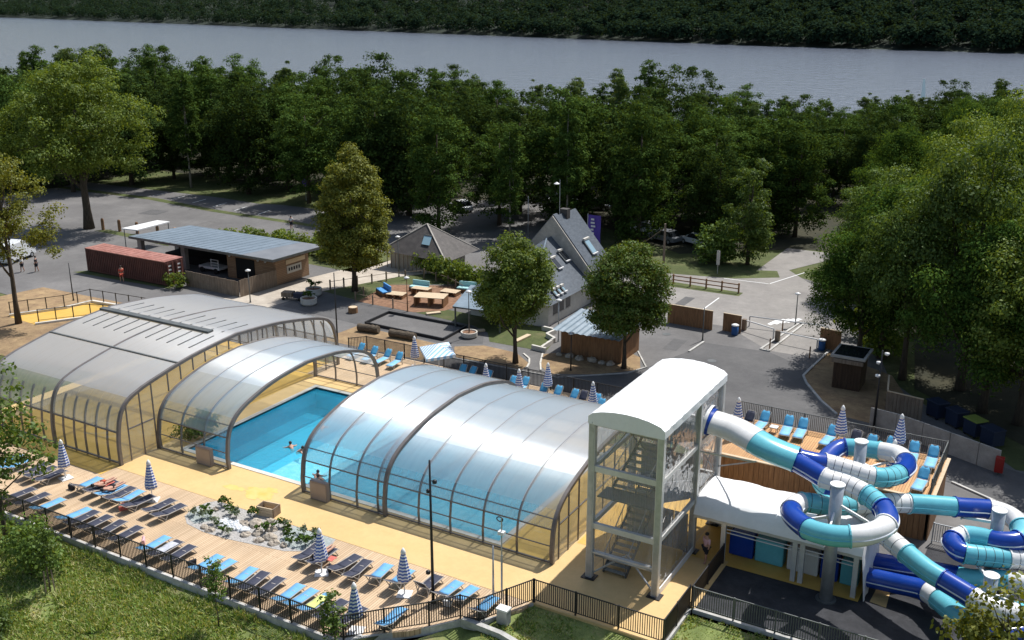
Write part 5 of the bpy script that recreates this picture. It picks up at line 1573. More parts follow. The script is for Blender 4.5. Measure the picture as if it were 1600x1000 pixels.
for i, (x, y, s) in enumerate(((-16.0, 88.6, 1.6), (-14.4, 86, 1.5), (-13.2, 84, 1.4))):
    one_tree(bushp, (x, y, 0), 'leafy bush at the right end of the barrier, %s from the road' % ORD[i], i * 1.1, s, 'bushes by the barrier', 'bush')
for i, (x, y, s) in enumerate(((-79.9, 69.5, .95), (-50.3, 43.6, .8), (-50.2, 44.9, .95))):
    one_tree(bushp, (x, y, 0.02), ('grey-green bush at the door end of the red container', 'dark plant inside the glazing between the two left enclosures', 'dark taller plant inside the glazing between the two left enclosures')[i], i, s, None, 'bush')

# grass blades
def tufts(name, label, region, n, h, lset, seed, zf, blade=3):
    rg = np.random.default_rng(seed)
    P = []
    while len(P) < n:
        x = rg.uniform(region[0], region[1]); y = rg.uniform(region[2], region[3])
        z = zf(x, y)
        if z is None: continue
        if math.sin(x * .9 + 1.3 * math.sin(y * .7)) + math.sin(y * 1.1 + x * .3) < -1.1 and rg.random() < .8: continue
        P.append((x, y, z))
    P = np.repeat(np.array(P), blade, axis=0)
    k = len(P)
    a = rg.random(k) * 6.283
    fld = np.sin(P[:, 0] * 1.7 + np.sin(P[:, 1] * 1.3) * 1.5) + np.sin(P[:, 1] * 2.1 + P[:, 0] * .6)
    hh = h * (.4 + .9 * rg.random(k)) * np.where(fld > .9, 2.0, 1.0)
    off = rg.normal(size=(k, 2)) * .06
    ln = rg.normal(size=(k, 2)) * .5
    v = np.empty((k, 3, 3))
    w = .03 + .03 * rg.random(k)
    base = P.copy(); base[:, :2] += off
    v[:, 0] = base + np.stack([np.cos(a) * w, np.sin(a) * w, 0 * a], 1)
    v[:, 1] = base - np.stack([np.cos(a) * w, np.sin(a) * w, 0 * a], 1)
    v[:, 2] = base + np.stack([ln[:, 0] * hh, ln[:, 1] * hh, hh], 1)
    me = bpy.data.meshes.new(name)
    me.vertices.add(k * 3); me.vertices.foreach_set('co', v.reshape(-1))
    me.loops.add(k * 3); me.loops.foreach_set('vertex_index', np.arange(k * 3, dtype=np.int32))
    me.polygons.add(k)
    me.polygons.foreach_set('loop_start', np.arange(0, k * 3, 3, dtype=np.int32))
    me.polygons.foreach_set('loop_total', np.full(k, 3, dtype=np.int32))
    for m in leaves(lset): me.materials.append(m)
    me.polygons.foreach_set('material_index', rg.integers(0, 3, k).astype(np.int32))
    me.update(calc_edges=True)
    o = bpy.data.objects.new(name, me); COL.objects.link(o)
    return tag(o, label, 'grass', kind='stuff')
def zb(x, y):
    e = bank_edge(x)
    if y > e - .15: return None
    if -60 < x < -30 and y < 24.4 + (0.2 if x > -42 else 0) and x < -33: return None
    return bank_h(x, y)
tufts('bank_grass', 'rough grass covering the bank below the front railing', (-56, -22, 19, 31), 36000, .16, 'meadow', 71, zb)
tufts('lawn_grass', 'short lawn grass below the slide tower fence', (-22, 4, 30, 41.6), 14000, .09, 'meadow', 72, zb)

# ---------------------------------------------------------------- pebble garden in the front deck
bed = [(-42.6, 36.0), (-42.9, 36.9), (-42.7, 37.8), (-42.3, 38.26), (-33.4, 38.26), (-33.1, 37.4), (-33.7, 36.6), (-35.0, 35.9), (-36.8, 35.6), (-38.6, 35.3), (-40.3, 35.2), (-41.8, 35.4)]
zsheet('gravel_bed', bed, .028, 'gravel')
zsheet('gravel_bed', [(-42.5, 36.0), (-42.7, 37.0), (-41.6, 37.1), (-40.8, 36.4), (-41.4, 35.6)], .034, 'gravel_green')
zsheet('gravel_bed', [(-36.3, 38.2), (-33.5, 38.2), (-33.2, 37.3), (-34.2, 36.4), (-35.8, 36.2), (-36.1, 37.0)], .034, 'gravel_green')
def rock_mesh(seed):
    rr = random.Random(seed)
    o = MB()
    n, m = 9, 6
    for j in range(m + 1):
        ph = math.pi * j / m
        for i in range(n):
            th = 2 * math.pi * i / n
            k = 1 + rr.uniform(-.2, .2)
            o.v.append((k * math.sin(ph) * math.cos(th), .8 * k * math.sin(ph) * math.sin(th), .55 * k * math.cos(ph)))
    for j in range(m):
        for i in range(n):
            i2 = (i + 1) % n
            o.f.append((j * n + i, (j + 1) * n + i, (j + 1) * n + i2, j * n + i2)); o.mi.append(0)
    return o
rocks = [rock_mesh(s).build('boulder', 'rock') for s in (1, 2, 3)]
wrock = [rock_mesh(s).build('white_stone', 'pebble_white') for s in (4, 5)]
for r_ in rocks + wrock: tag(r_, 'boulder', 'rock')
def put_rock(p, x, y, s, rz, lab, grp, z=.05, cat=None):
    place(p, USED, (x, y, z), rz, lab, grp, s)
rk = random.Random(2)
spots = [(-38.9, 36.9, .42), (-38.3, 37.3, .5), (-37.6, 36.6, .4), (-37.2, 37.3, .36), (-36.6, 36.5, .45), (-36.9, 36.0, .33), (-38.0, 36.1, .3), (-36.0, 36.2, .33), (-40.6, 35.6, .28), (-40.1, 35.5, .3), (-41.6, 37.4, .25), (-37.9, 37.9, .33), (-35.4, 36.3, .28)]
for i, (x, y, s) in enumerate(sorted(spots)):
    put_rock(rocks[i % 3], x, y, s, rk.uniform(0, 6), 'tan boulder in the pebble garden, %s from the left' % ORD[i], 'boulders in the pebble garden')
wp = [(-39.6 + rk.gauss(0, .45), 36.5 + rk.gauss(0, .32)) for i in range(11)]
for i, (x, y) in enumerate(wp):
    put_rock(wrock[i % 2], x, y, rk.uniform(.2, .38), rk.uniform(0, 6), 'white stone in the pale heap at the middle of the pebble garden', 'white stones in the pebble garden', .04)
cr = thing('planter_crate', 'small brown timber crate on the upper edge of the pebble garden', 'crate', (-38.6, 38.6, .03), rz=.15)
for a in (-.55, .55):
    MB().box(a - .03, a + .03, -.35, .35, 0, .55).build('side_panel', 'wood_grey', cr, world=False)
for b in (-.35, .35):
    for zz in (0.0, .19, .38):
        MB().box(-.52, .52, b - .03, b + .03, zz, zz + .17).build('slat', 'wood_pale', cr, world=False)
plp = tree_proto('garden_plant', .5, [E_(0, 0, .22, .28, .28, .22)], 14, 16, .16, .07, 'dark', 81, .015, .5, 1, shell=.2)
pls = tree_proto('garden_plant', .5, [E_(0, 0, .22, .30, .30, .24)], 14, 16, .17, .07, 'silver', 82, .015, .5, 1, shell=.2)
plant_xy = [(-42.2, 36.3), (-41.9, 36.9), (-41.4, 36.2), (-41.5, 38.0), (-41.0, 37.9), (-41.2, 36.6), (-40.4, 37.4), (-40.0, 36.0), (-39.9, 37.3), (-40.4, 36.2), (-39.3, 35.7), (-38.8, 35.6), (-39.1, 37.9), (-37.0, 37.7), (-36.6, 37.9), (-36.2, 37.5), (-35.3, 37.8), (-34.6, 37.9), (-35.7, 37.0), (-34.9, 37.2), (-34.2, 37.5), (-34.4, 36.9), (-35.2, 36.6), (-37.3, 36.9)]
for i, (x, y) in enumerate(sorted(plant_xy)):
    one_tree(plp if i % 3 else pls, (x, y, .03), 'small garden plant, %s from the left in the pebble garden' % ORD[i], i * .7, rk.uniform(.75, 1.4), 'plants in the pebble garden', 'plant')

# ---------------------------------------------------------------- buildings behind
def boards(root, p, q, z0, z1, w, m, t=.04, gap=.015, name='board'):
    P_, Q_ = Vector((*p, 0)), Vector((*q, 0))
    L_ = (Q_ - P_).length
    n = max(1, int(L_ / w))
    d = (Q_ - P_) / n
    nn = d.normalized().cross(Vector((0, 0, 1))) * t / 2
    for i in range(n):
        a = P_ + d * i; b = P_ + d * (i + 1) - d.normalized() * gap
        k = .006 * (i % 3)
        zz = z1 + .02 * ((i * 7) % 3 - 1)
        o = MB()
        pts = [a - nn, b - nn, b + nn * (1 + k * 20), a + nn * (1 + k * 20)]
        o.prism([(v.x, v.y) for v in pts], z0, zz)
        o.build(name, m, root)
# flat-roofed timber building
lb = thing('timber_building', 'long low timber building with a blue-grey flat roof and an open bay', 'building', (-80, 75, 0))
MB().box(-78.5, -71.7, 75.4, 80.4, 0, 3.0).build('wall', 'cladding_h', lb)
MB().box(-91.5, -78.4, 80.0, 80.3, 0, 3.0).build('wall', 'cladding_h', lb)
MB().add([(-91.2, 73.6, 3.32), (-74.6, 73.6, 3.32), (-72.9, 80.9, 3.32), (-89.6, 80.9, 3.32)], [(0, 1, 2, 3)]).build('roof', 'roof_bluegrey', lb)
MB().add([(-74.58, 73.6, 3.32), (-70.3, 73.6, 3.32), (-69.9, 80.9, 3.32), (-72.88, 80.9, 3.32)], [(0, 1, 2, 3)]).build('roof', 'roof_grey', lb)
MB().prism([(-91.25, 73.55), (-70.25, 73.55), (-69.85, 80.95), (-89.65, 80.95)], 3.06, 3.31).build('fascia', 'steel_dark', lb)
for i in range(1, 16):
    x = -91.2 + i * 1.05
    MB().beam((x, 73.6, 3.34), (x + 1.62, 80.9, 3.325), .025, .02).build('roof_seam', 'roof_bluegrey', lb)
for x, y in ((-90.4, 79.6), (-85.0, 75.6), (-90.6, 74.6)):
    MB().box(x - .3, x + .3, y - .25, y + .25, 0, 3.06).build('pillar', 'render_grey', lb)
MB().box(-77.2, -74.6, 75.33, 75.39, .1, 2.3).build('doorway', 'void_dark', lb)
for x in (-78.0, -74.0, -73.0):
    MB().lathe([(.1, 2.3), (.14, 2.42), (.02, 2.5)], 10, (x, 75.3)).build('wall_lamp', 'plastic_white', lb)
MB().box(-71.69, -71.64, 76.9, 79.8, 1.9, 2.35).build('sign_board', 'wood_pale', lb)
MB().box(-71.69, -71.64, 77.0, 79.2, .9, 1.7).build('sign_board', 'render_cream', lb)
for i in range(5):
    MB().box(-71.63, -71.62, 77.2 + i * .38, 77.42 + i * .38, 1.15, 1.5).build('sign_mark', 'cloth_dark', lb)
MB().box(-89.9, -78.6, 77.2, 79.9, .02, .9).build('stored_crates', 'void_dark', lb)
van = thing('parked_cart', 'white utility cart parked in the open bay of the timber building', 'cart', (-81.5, 76.3, 0))
MB().box(-1.5, 1.5, -.7, .7, .45, .7).build('bed', 'plastic_white', van, world=False)
for zz in (.95, 1.25, 1.55):
    MB().beam((.4, -.7, zz), (1.45, -.7, zz), .06).build('cage_bar', 'plastic_white', van, world=False)
for xx in (.4, 1.45):
    MB().beam((xx, -.7, .7), (xx, -.7, 1.6), .07).build('cage_post', 'plastic_white', van, world=False)
for xx in (-1, 1):
    for yy in (-.68, .68):
        MB().cyl((xx, yy - .1, .3), (xx, yy + .1, .3), .3, n=14).build('wheel', 'tyre', van, world=False)
# palisade
pf = thing('palisade_fence', 'weathered timber palisade around the yard of the timber building', 'fence', (-72, 70.4, 0))
boards(pf, (-71.9, 70.4), (-71.55, 75.3), 0, 1.75, .3, 'wood_grey')
boards(pf, (-79.8, 70.8), (-72.0, 70.4), 0, 1.6, .4, 'wood_grey')
# container
ct = thing('shipping_container', 'rusty red shipping container with doors at the right end', 'container', (-87, 70.7, 0))
MB().box(-93.3, -81.15, 69.45, 71.85, .12, 2.55).build('box', 'container_shaded', ct)
for i in range(42):
    x = -93.15 + i * .285
    MB().box(x, x + .14, 69.40, 69.45, .3, 2.42).build('corrugation', 'container_shaded', ct)
MB().box(-93.32, -81.13, 69.40, 71.9, 2.55, 2.62).build('roof', 'container_red', ct)
for i in range(14):
    x = -93 + i * .86
    MB().box(x, x + .4, 69.6, 71.7, 2.62, 2.645).build('roof_rib', 'container_red', ct)
for y0_, y1_ in ((69.5, 70.6), (70.7, 71.8)):
    d_ = MB().box(-81.15, -81.08, y0_, y1_, .2, 2.45).build('door', 'container_shaded', ct)
    for yy in (y0_ + .25, y1_ - .25):
        MB().beam((-81.03, yy, .15), (-81.03, yy, 2.5), .05).build('locking_bar', 'container_red', d_)
    for kz in range(3):
        MB().box(-81.079, -81.07, y0_ + .3, y1_ - .4, 1.2 + kz * .4, 1.35 + kz * .4).build('lettering', 'plastic_white', d_)
# white canopy
cn = thing('canopy', 'white flat canopy on thin posts beside the timber building roof', 'canopy', (-95.6, 80, 0))
MB().add([(-97.3, 77.6, 2.75), (-95.0, 77.9, 2.75), (-95.3, 83.0, 2.75), (-97.2, 82.8, 2.75)], [(0, 1, 2, 3)]).build('roof', 'plastic_white', cn)
MB().prism([(-97.3, 77.6), (-95.0, 77.9), (-95.3, 83.0), (-97.2, 82.8)], 2.62, 2.74).build('roof_edge', 'plastic_white', cn)
for x, y in ((-97.1, 77.8), (-95.2, 78.1), (-95.4, 82.8), (-97.0, 82.6)):
    MB().cyl((x, y, 0), (x, y, 2.62), .05, n=8).build('post', 'steel_dark', cn)
# bollards along the lot
for i, (x, y) in enumerate(((-108.9, 84.1), (-106.4, 84.6), (-103.4, 84.8), (-99.6, 84.7), (-95.5, 85.2))):
    b_ = MB().lathe([(.2, 0), (.2, 1.25), (.16, 1.45), (.05, 1.5)], 10).build('bollard', 'wood_brown', smooth=False)
    b_.location = (x, y, 0)
    tag(b_, 'dark timber bollard, %s from the left along the car park edge' % ORD[i], 'bollard', 'bollards along the car park')
# pyramid-roofed kiosk
kx0, kx1, ky0, ky1 = -66.6, -59.2, 86.6, 93.2
pk = thing('pyramid_kiosk', 'small building with a steep brown pyramid roof and a skylight', 'building', (-63, 90, 0))
MB().box(kx0 + .6, kx1 - .6, ky0 + .6, ky1 - .6, 0, 1.95).build('wall', 'render_grey', pk)
ap = ((kx0 + kx1) / 2, (ky0 + ky1) / 2, 4.7)
cs = [(kx0 - .3, ky0, 2.0), (kx1 + .9, ky0, 1.7), (kx1 + .9, ky1, 1.7), (kx0 - .3, ky1, 2.0)]
for i in range(4):
    MB().add([cs[i], cs[(i + 1) % 4], ap], [(0, 1, 2)]).build('roof_plane', 'slate_brown', pk)
    MB().beam(cs[i], (ap[0], ap[1], ap[2] + .03), .14, .1).build('hip_cap', 'render_grey', pk)
for i in range(9):
    MB().box(kx0 + .3 + i * .55, kx0 + .36 + i * .55, ky0 + .35, ky0 + .41, .1, 2.05).build('slat', 'wood_grey', pk)
MB().add([(-62.2, 87.75, 2.98), (-61.2, 87.75, 2.95), (-61.45, 88.65, 3.70), (-62.45, 88.65, 3.72)], [(0, 1, 2, 3)]).build('skylight', 'skylight', pk)
MB().beam((-62.5, 88.70, 3.79), (-61.4, 88.70, 3.77), .08).build('skylight_frame', 'steel_dark', pk)
# slate house with the broad pale gable
hx, hy = -45.2, 86.0
hs = thing('slate_house', 'steep slate-roofed house with a broad pale gable and roof windows', 'house', (hx, 82, 0))
MB().box(hx - 4.3, hx + 4.3, hy + .2, hy + 4.2, 0, 3.0).build('wall', 'render_grey', hs)
sl = 5.25 / 4.45
def gable_z(dx): return 8.2 - sl * abs(dx)
for sgn in (-1, 1):
    MB().add([(hx, hy, 8.15), (hx, hy + 4.4, 8.15), (hx + sgn * 5.0, hy + 4.4, gable_z(5.0)), (hx + sgn * 5.0, hy, gable_z(5.0))], [(0, 1, 2, 3)]).build('roof_plane', 'slate', hs)
    o = MB()
    a0, a1 = (hx, 8.25), (hx + sgn * 4.75, gable_z(4.75) + .05)
    th = 1.85
    pts = [(a0[0], a0[1]), (a1[0], a1[1]), (a1[0], a1[1] - .9), (a1[0] - sgn * .6, a1[1] - 1.25), (a0[0], a0[1] - th - .25)]
    o.v = [(x, hy - .5, z) for x, z in pts] + [(x, hy + .35, z + .02) for x, z in pts]
    n_ = len(pts)
    o.f = [tuple(range(n_)), tuple(range(2 * n_ - 1, n_ - 1, -1))] + [(i, (i + 1) % n_, n_ + (i + 1) % n_, n_ + i) for i in range(n_)]
    o.mi = [0] * len(o.f)
    o.build('gable_band', 'render_pale', hs)
    MB().beam((hx, hy + .05, 8.32), (hx + sgn * 4.85, hy + .05, gable_z(4.85) + .12), .10, .75, up=(0, 1, 0)).build('verge_cap', 'slate', hs)
# front wing, hipped
wx0, wx1, wy0 = hx - 4.4, hx + 4.4, 76.6
apx = (hx - .1, 84.6, 6.25)
e = 2.1
A_, B_, C_, D_ = (wx0, wy0, e), (wx1 - 1.9, wy0, e), (wx1, wy0 + .5, e), (wx1, 86.2, e)
MB().add([A_, B_, apx], [(0, 1, 2)]).build('roof_plane', 'slate', hs)
MB().add([B_, C_, D_, (hx - .1, 86.2, 6.25), apx], [(0, 1, 2, 3, 4)]).build('roof_plane', 'slate', hs)
MB().add([(wx0, 86.2, e), A_, apx, (hx - .1, 86.2, 6.25)], [(0, 1, 2, 3)]).build('roof_plane', 'slate', hs)
MB().beam(B_, (apx[0], apx[1], apx[2] + .03), .12, .08).build('hip_cap', 'sheet_metal', hs)
MB().prism([(wx0 + .4, wy0 + .4), (wx1 - 2.0, wy0 + .4), (wx1 - .45, wy0 + .9), (wx1 - .45, 86.2), (wx0 + .4, 86.2)], 0, 2.15).build('wall', 'render_cream', hs)
for y in (78.4, 79.6, 80.9):
    w_ = MB().box(wx1 - .46, wx1 - .43, y, y + .9, .85, 1.75).build('window', 'glass_dark', hs)
    MB().box(wx1 - .45, wx1 - .40, y - .05, y + .95, .77, .84).build('sill', 'render_grey', w_)
def roof_window(cx, cy, w, h, P0, u_, v_, m='glass_dark'):
    c = Vector((cx, cy, 0))
def plane_pt(o3, a, b): return tuple(Vector(o3) + Vector(a) + Vector(b))
def roof_win(base, along, upv, w, h, mt='glass_dark'):
    base, along, upv = Vector(base), Vector(along).normalized(), Vector(upv).normalized()
    nn = along.cross(upv).normalized()
    if nn.z < 0: nn = -nn
    c = [base, base + along * w, base + along * w + upv * h, base + upv * h]
    o = MB()
    o.v = [tuple(p - nn * .02) for p in c] + [tuple(p + nn * .12) for p in c]
    o.f = [(0, 3, 2, 1), (4, 5, 6, 7), (0, 1, 5, 4), (1, 2, 6, 5), (2, 3, 7, 6), (3, 0, 4, 7)]; o.mi = [0] * 6
    f_ = o.build('roof_window', 'steel_dark', hs)
    q_ = [base + along * .12 + upv * .12, base + along * (w - .12) + upv * .12, base + along * (w - .12) + upv * (h - .12), base + along * .12 + upv * (h - .12)]
    MB().add([tuple(p + nn * .14) for p in q_], [(0, 1, 2, 3)]).build('pane', mt, f_)
    MB().beam(c[2] + nn * .2, c[3] + nn * .2, .22, .18).build('blind_box', 'render_cream', f_)
    MB().beam(c[0] + nn * .16, c[1] + nn * .16, .14, .1).build('frame_sill', 'plastic_white', f_)
upR = Vector((apx[0] - wx1, 0, apx[2] - e))
def wing_pt(y, t): return (wx1 + (apx[0] - wx1) * t, y, e + (apx[2] - e) * t + .03)
roof_win(wing_pt(82.2, .44), (0, 1, 0), upR, .9, 1.3)
roof_win(wing_pt(84.2, .50), (0, 1, 0), upR, .9, 1.3)
for y in (78.7, 79.5, 80.3):
    roof_win(wing_pt(y, .08), (0, 1, 0), upR, .5, .7, 'skylight')
upM = Vector((-1, 0, sl))
roof_win((hx + 3.3, 87.6, gable_z(3.3) + .04), (0, 1, 0), upM, 1.1, 1.7, 'skylight')
MB().box(hx - .3, hx + .5, 87.6, 88.3, 7.4, 8.55).build('chimney', 'slate_brown', hs)
MB().cyl((hx, 87, 8), (hx, 87, 11.5), .03, n=6).build('aerial', 'steel', hs)
MB().lathe([(.05, 11.0), (.28, 11.1), (.05, 11.25)], 10, (hx - .35, 87)).build('aerial_dish', 'plastic_white', hs)
# light lean-to canopy left of the round tree
lt = thing('lean_to', 'grey-blue lean-to roof on posts between the mulch bed and the round tree', 'shelter', (-47, 75, 0))
MB().add([(-49.9, 78.2, 2.5), (-48.5, 72.9, 2.0), (-43.6, 73.4, 2.0), (-43.6, 78.2, 2.5)], [(0, 1, 2, 3)]).build('roof', 'sheet_metal', lt)
MB().prism([(-49.9, 78.2), (-48.5, 72.9), (-43.6, 73.4), (-43.6, 78.2)], 1.86, 1.98).build('roof_frame', 'steel_dark', lt)
for x, y in ((-48.4, 73.2), (-44.0, 73.6), (-49.5, 77.8), (-44, 77.8)):
    MB().box(x - .06, x + .06, y - .06, y + .06, 0, 1.9).build('post', 'steel_dark', lt)
# shed with corrugated roof
sh = thing('garden_shed', 'small brown timber shed with a blue corrugated roof', 'shed', (-34.2, 73.6, 0))
MB().box(-36.9, -31.6, 71.9, 75.6, 0, 2.1).build('wall', 'wood_brown', sh)
boards(sh, (-37.0, 71.82), (-31.5, 71.82), 0, 2.15, .24, 'wood_brown')
o = MB()
nn_ = 44
for i in range(nn_ + 1):
    x = -37.4 + 6.1 * i / nn_
    dz = .035 * math.sin(i * math.pi / 2)
    o.v += [(x, 70.9, 2.22 + dz), (x, 76.2, 2.62 + dz)]
for i in range(nn_):
    o.f.append((2 * i, 2 * i + 2, 2 * i + 3, 2 * i + 1)); o.mi.append(0)
o.build('corrugated_roof', 'sheet_metal', sh)
for i, x in enumerate((-36.8, -35.9, -34.9, -33.8, -32.9, -32.2)):
    put_rock(rocks[i % 3], x, 71.1 + .15 * (i % 2), rk.uniform(.3, .5), i, 'pale rock, %s from the left at the foot of the shed' % ORD[i], 'rocks at the foot of the shed', .05)
# kiosk on the right island, tree shade painted into its timber
kk = thing('shaded_kiosk', 'timber kiosk with a flat framed roof, shade of the right-hand trees painted in', 'kiosk', (-14.6, 75.6, 0))
MB().box(-15.5, -13.5, 75.2, 77.4, 0, 2.5).build('wall', 'wood_shaded', kk)
boards(kk, (-15.52, 75.15), (-13.48, 75.15), 0, 2.5, .22, 'wood_shaded')
MB().box(-15.75, -13.2, 74.75, 77.7, 2.55, 2.72).build('roof', 'render_grey', kk)
MB().box(-15.55, -13.4, 75.0, 77.5, 2.725, 2.74).build('roof_felt', 'glass_dark', kk)
MB().box(-15.6, -13.3, 74.65, 74.74, 2.2, 2.5).build('fascia', 'wood_grey', kk)
# timber screens by the barrier
def screen(name, label, p, q, h, m='wood_brown'):
    r = thing(name, label, 'screen', (*p, 0))
    boards(r, p, q, 0, h, .24, m, .06)
    MB().beam((*p, h + .03), (*q, h + .03), .12, .05).build('cap_rail', 'wood_pale', r)
screen('timber_screen', 'long brown timber screen left of the barrier', (-32.4, 83.95), (-28.1, 83.85), 1.75)
screen('timber_screen', 'short brown timber screen behind the left blue bin', (-27.3, 84.3), (-25.6, 84.2), 1.6)
screen('timber_screen', 'short brown timber screen behind the right blue bin', (-18.7, 84.0), (-16.9, 83.8), 1.7)
screen('timber_screen', 'pale board screen beside the bins under the right-hand trees', (-10.9, 71.3), (-8.4, 70.9), 1.9, 'wood_grey')
screen('timber_screen', 'tan board screen at the left of the bin yard', (-10.9, 71.5), (-11.4, 74.6), 1.9, 'wood_grey')
cw = thing('concrete_wall', 'long grey concrete panel wall in front of the bin yard', 'wall', (-7.5, 67.5, 0))
pts = [(-11.4, 68.7), (-9.6, 68.4), (-7.8, 67.7), (-6.0, 66.9), (-4.2, 66.1), (-2.9, 65.5)]
for a, b in zip(pts[:-1], pts[1:]):
    MB().beam((*a, .75), (b[0] - .04, b[1] + .02, .75), .14, 1.5).build('panel', 'render_grey', cw)
kerb([(-5.2, 62.6), (-2.6, 61.2), (2, 58.5), (8, 55)], .16, .12)
ex = thing('fire_extinguisher_post', 'red extinguisher cabinet at the end of the concrete wall', 'extinguisher', (-2.9, 65.2, 0))
MB().box(-.25, .25, -.2, .2, .2, 1.2).build('cabinet', 'ext_red', ex, world=False, bevel=.03)
MB().box(-.04, .04, -.04, .04, 0, .2).build('foot', 'steel_dark', ex, world=False)
bins = [(-7.7, 73.0), (-6.3, 72.0), (-5.0, 70.9), (-3.8, 69.8)]
for i, (x, y) in enumerate(bins):
    b_ = thing('waste_bin', 'big dark blue wheeled bin, %s from the left behind the concrete wall' % ORD[i], 'bin', (x, y, 0), -.7, 'large bins behind the concrete wall')
    MB().prism([(-.55, -.45), (.55, -.45), (.6, .5), (-.6, .5)], .15, 1.15).build('body', 'bin_navy' if 'bin_navy' in M else 'sling_navy', b_, world=False)
    MB().box(-.64, .64, -.52, .54, 1.15, 1.24).build('lid', 'lime' if i == 2 else 'bin_navy', b_, world=False, bevel=.03)
    for sx in (-.45, .45):
        MB().cyl((sx - .05, -.35, .1), (sx + .05, -.35, .1), .1, n=10).build('wheel', 'tyre', b_, world=False)
for x, y, l in ((-25.95, 83.6, 'round blue bin with a white lid in front of the left screen'), (-18.35, 83.4, 'round blue bin with a white lid in front of the right screen')):
    b_ = thing('litter_bin', l, 'bin', (x, y, 0), group='blue litter bins')
    MB().lathe([(.27, 0), (.30, .1), (.30, .85)], 16).build('body', 'bin_blue', b_, world=False, smooth=True)
    MB().lathe([(.33, .85), (.33, .93), (.2, 1.0), (.02, 1.02)], 16).build('lid', 'plastic_white', b_, world=False, smooth=True)
# barrier
for (x, y, xe, ye), l in (((-25.7, 85.4, -22.7, 84.2), 'white barrier boom over the left lane'), ((-22.2, 83.7, -18.7, 83.2), 'white barrier boom over the right lane')):
    b_ = thing('barrier_gate', l, 'barrier', (x, y, 0), group='car park barriers')
    MB().box(x - .2, x + .2, y - .18, y + .18, 0, 1.0).build('housing', 'wood_grey', b_, bevel=.03)
    MB().beam((x, y, .92), (xe, ye, .92), .07, .09).build('boom', 'plastic_white', b_)
    MB().box(xe - .05, xe + .05, ye - .05, ye + .05, 0, .9).build('rest_post', 'steel', b_)
MB_ = MB().beam((-25.6, 86.6, .95), (-18.8, 87.2, .95), .08, .08)
hb_ = thing('height_bar', 'long thin grey bar spanning the lanes behind the barriers', 'bar', (-22, 87, 0))
MB_.build('bar', 'steel', hb_)
for x, y in ((-25.6, 86.6), (-18.8, 87.2)):
    MB().box(x - .05, x + .05, y - .05, y + .05, 0, .95).build('post', 'steel', hb_)
for i, (x, y) in enumerate(((-22.15, 81.3), (-18.7, 80.9), (-22.6, 86.6))):
    b_ = MB().lathe([(.06, 0), (.06, .95), (.02, 1.0)], 10).build('thin_post', 'wood_brown')
    b_.location = (x, y, 0)
    tag(b_, ('thin brown post at the near tip of the lane island', 'thin brown post at the right kerb before the barrier', 'thin brown post on the lane island behind the boom')[i], 'post')
# post-and-rail fence
rfn = thing('rail_fence', 'dark post-and-rail fence along the lane', 'fence', (-33, 96.5, 0))
for x in (-36.8, -34.95, -33.25, -31.6, -29.85):
    MB().box(x - .07, x + .07, 96.4, 96.54, 0, 1.05).build('post', 'wood_brown', rfn)
for z in (.5, .92):
    MB().beam((-36.9, 96.38, z), (-29.8, 96.38, z), .05, .1).build('rail', 'wood_brown', rfn)

# ---------------------------------------------------------------- lamps and poles
def lamp(x, y, h, label, kind='disc', m='black_metal', r=.05, z=0):
    l = thing('lamp_post', label, 'lamp post', (x, y, z), group='lamp posts')
    MB().cyl((0, 0, 0), (0, 0, h), r * 1.25, r * .7, 10).build('pole', m, l, world=False, smooth=True)
    MB().cyl((0, 0, 0), (0, 0, .12), r * 2, r * 1.6, 10).build('base', m, l, world=False)
    if kind == 'disc':
        MB().lathe([(.06, h), (.26, h + .06), (.27, h + .14), (.05, h + .24)], 14).build('lamp_head', 'plastic_white' if m != 'black_metal' else 'steel', l, world=False, smooth=True)
    elif kind == 'spots':
        for k, (a, zz) in enumerate(((0.4, h - 1.1), (2.6, h - 1.7), (3.5, h - 6.0))):
            q = (math.cos(a) * .22, math.sin(a) * .22, zz)
            MB().beam((0, 0, zz + .05), q, .04).build('bracket', m, l, world=False)
            MB().lathe([(.04, zz - .1), (.11, zz - .08), (.11, zz + .06), (.03, zz + .1)], 12, (q[0], q[1])).build('spotlight', m, l, world=False, smooth=True)
    elif kind == 'heads':
        for k, a in enumerate((.3, 2.3, 4.4)):
            zz = h - .25 - .75 * k
            q = (math.cos(a) * .3, math.sin(a) * .3, zz)
            MB().beam((0, 0, zz), q, .04).build('bracket', m, l, world=False)
            MB().lathe([(.05, zz - .1), (.16, zz - .04), (.16, zz + .08), (.03, zz + .12)], 12, (q[0], q[1])).build('spotlight', 'plastic_white', l, world=False, smooth=True)
    return l
lamp(-25.32, 35.88, 7.7, 'tall black lamp post with spotlights on the front deck', 'spots', r=.07)
lamp(-54.3, 63.9, 6.4, 'slim dark pole behind the corner of the largest hall', 'none', r=.06)
lamp(-54.84, 74.8, 3.2, 'brown lamp post on the edge of the mulch bed', 'disc', 'wood_brown')
lamp(-34.34, 68.4, 3.0, 'dark lamp post in front of the shed', 'disc')
lamp(-38.5, 74.2, 3.6, 'grey lamp post at the corner of the house lawn', 'disc', 'steel')
lamp(-22.1, 89.0, 2.85, 'lamp post on the lane island', 'disc', 'steel_dark')
lamp(-27.85, 80.7, 3.0, 'thin lamp post on the kerb left of the barrier', 'none', 'steel_dark')
lamp(-11.04, 68.4, 5.8, 'dark lamp post with three white heads at the right island', 'heads', r=.07)
lamp(-85.2, 61.4, 3.8, 'thin dark lamp post by the yellow ramp', 'none')
lamp(-69.8, 69.6, 3.1, 'lamp post with a white head in front of the palisade', 'disc', 'steel_dark')
lamp(-60.0, 107.2, 5.2, 'pale flag pole left of the slate house', 'none', 'steel')
lamp(-63.0, 84.6, 4.2, 'lamp post with a pale head in front of the pyramid roof', 'disc', 'steel_dark')
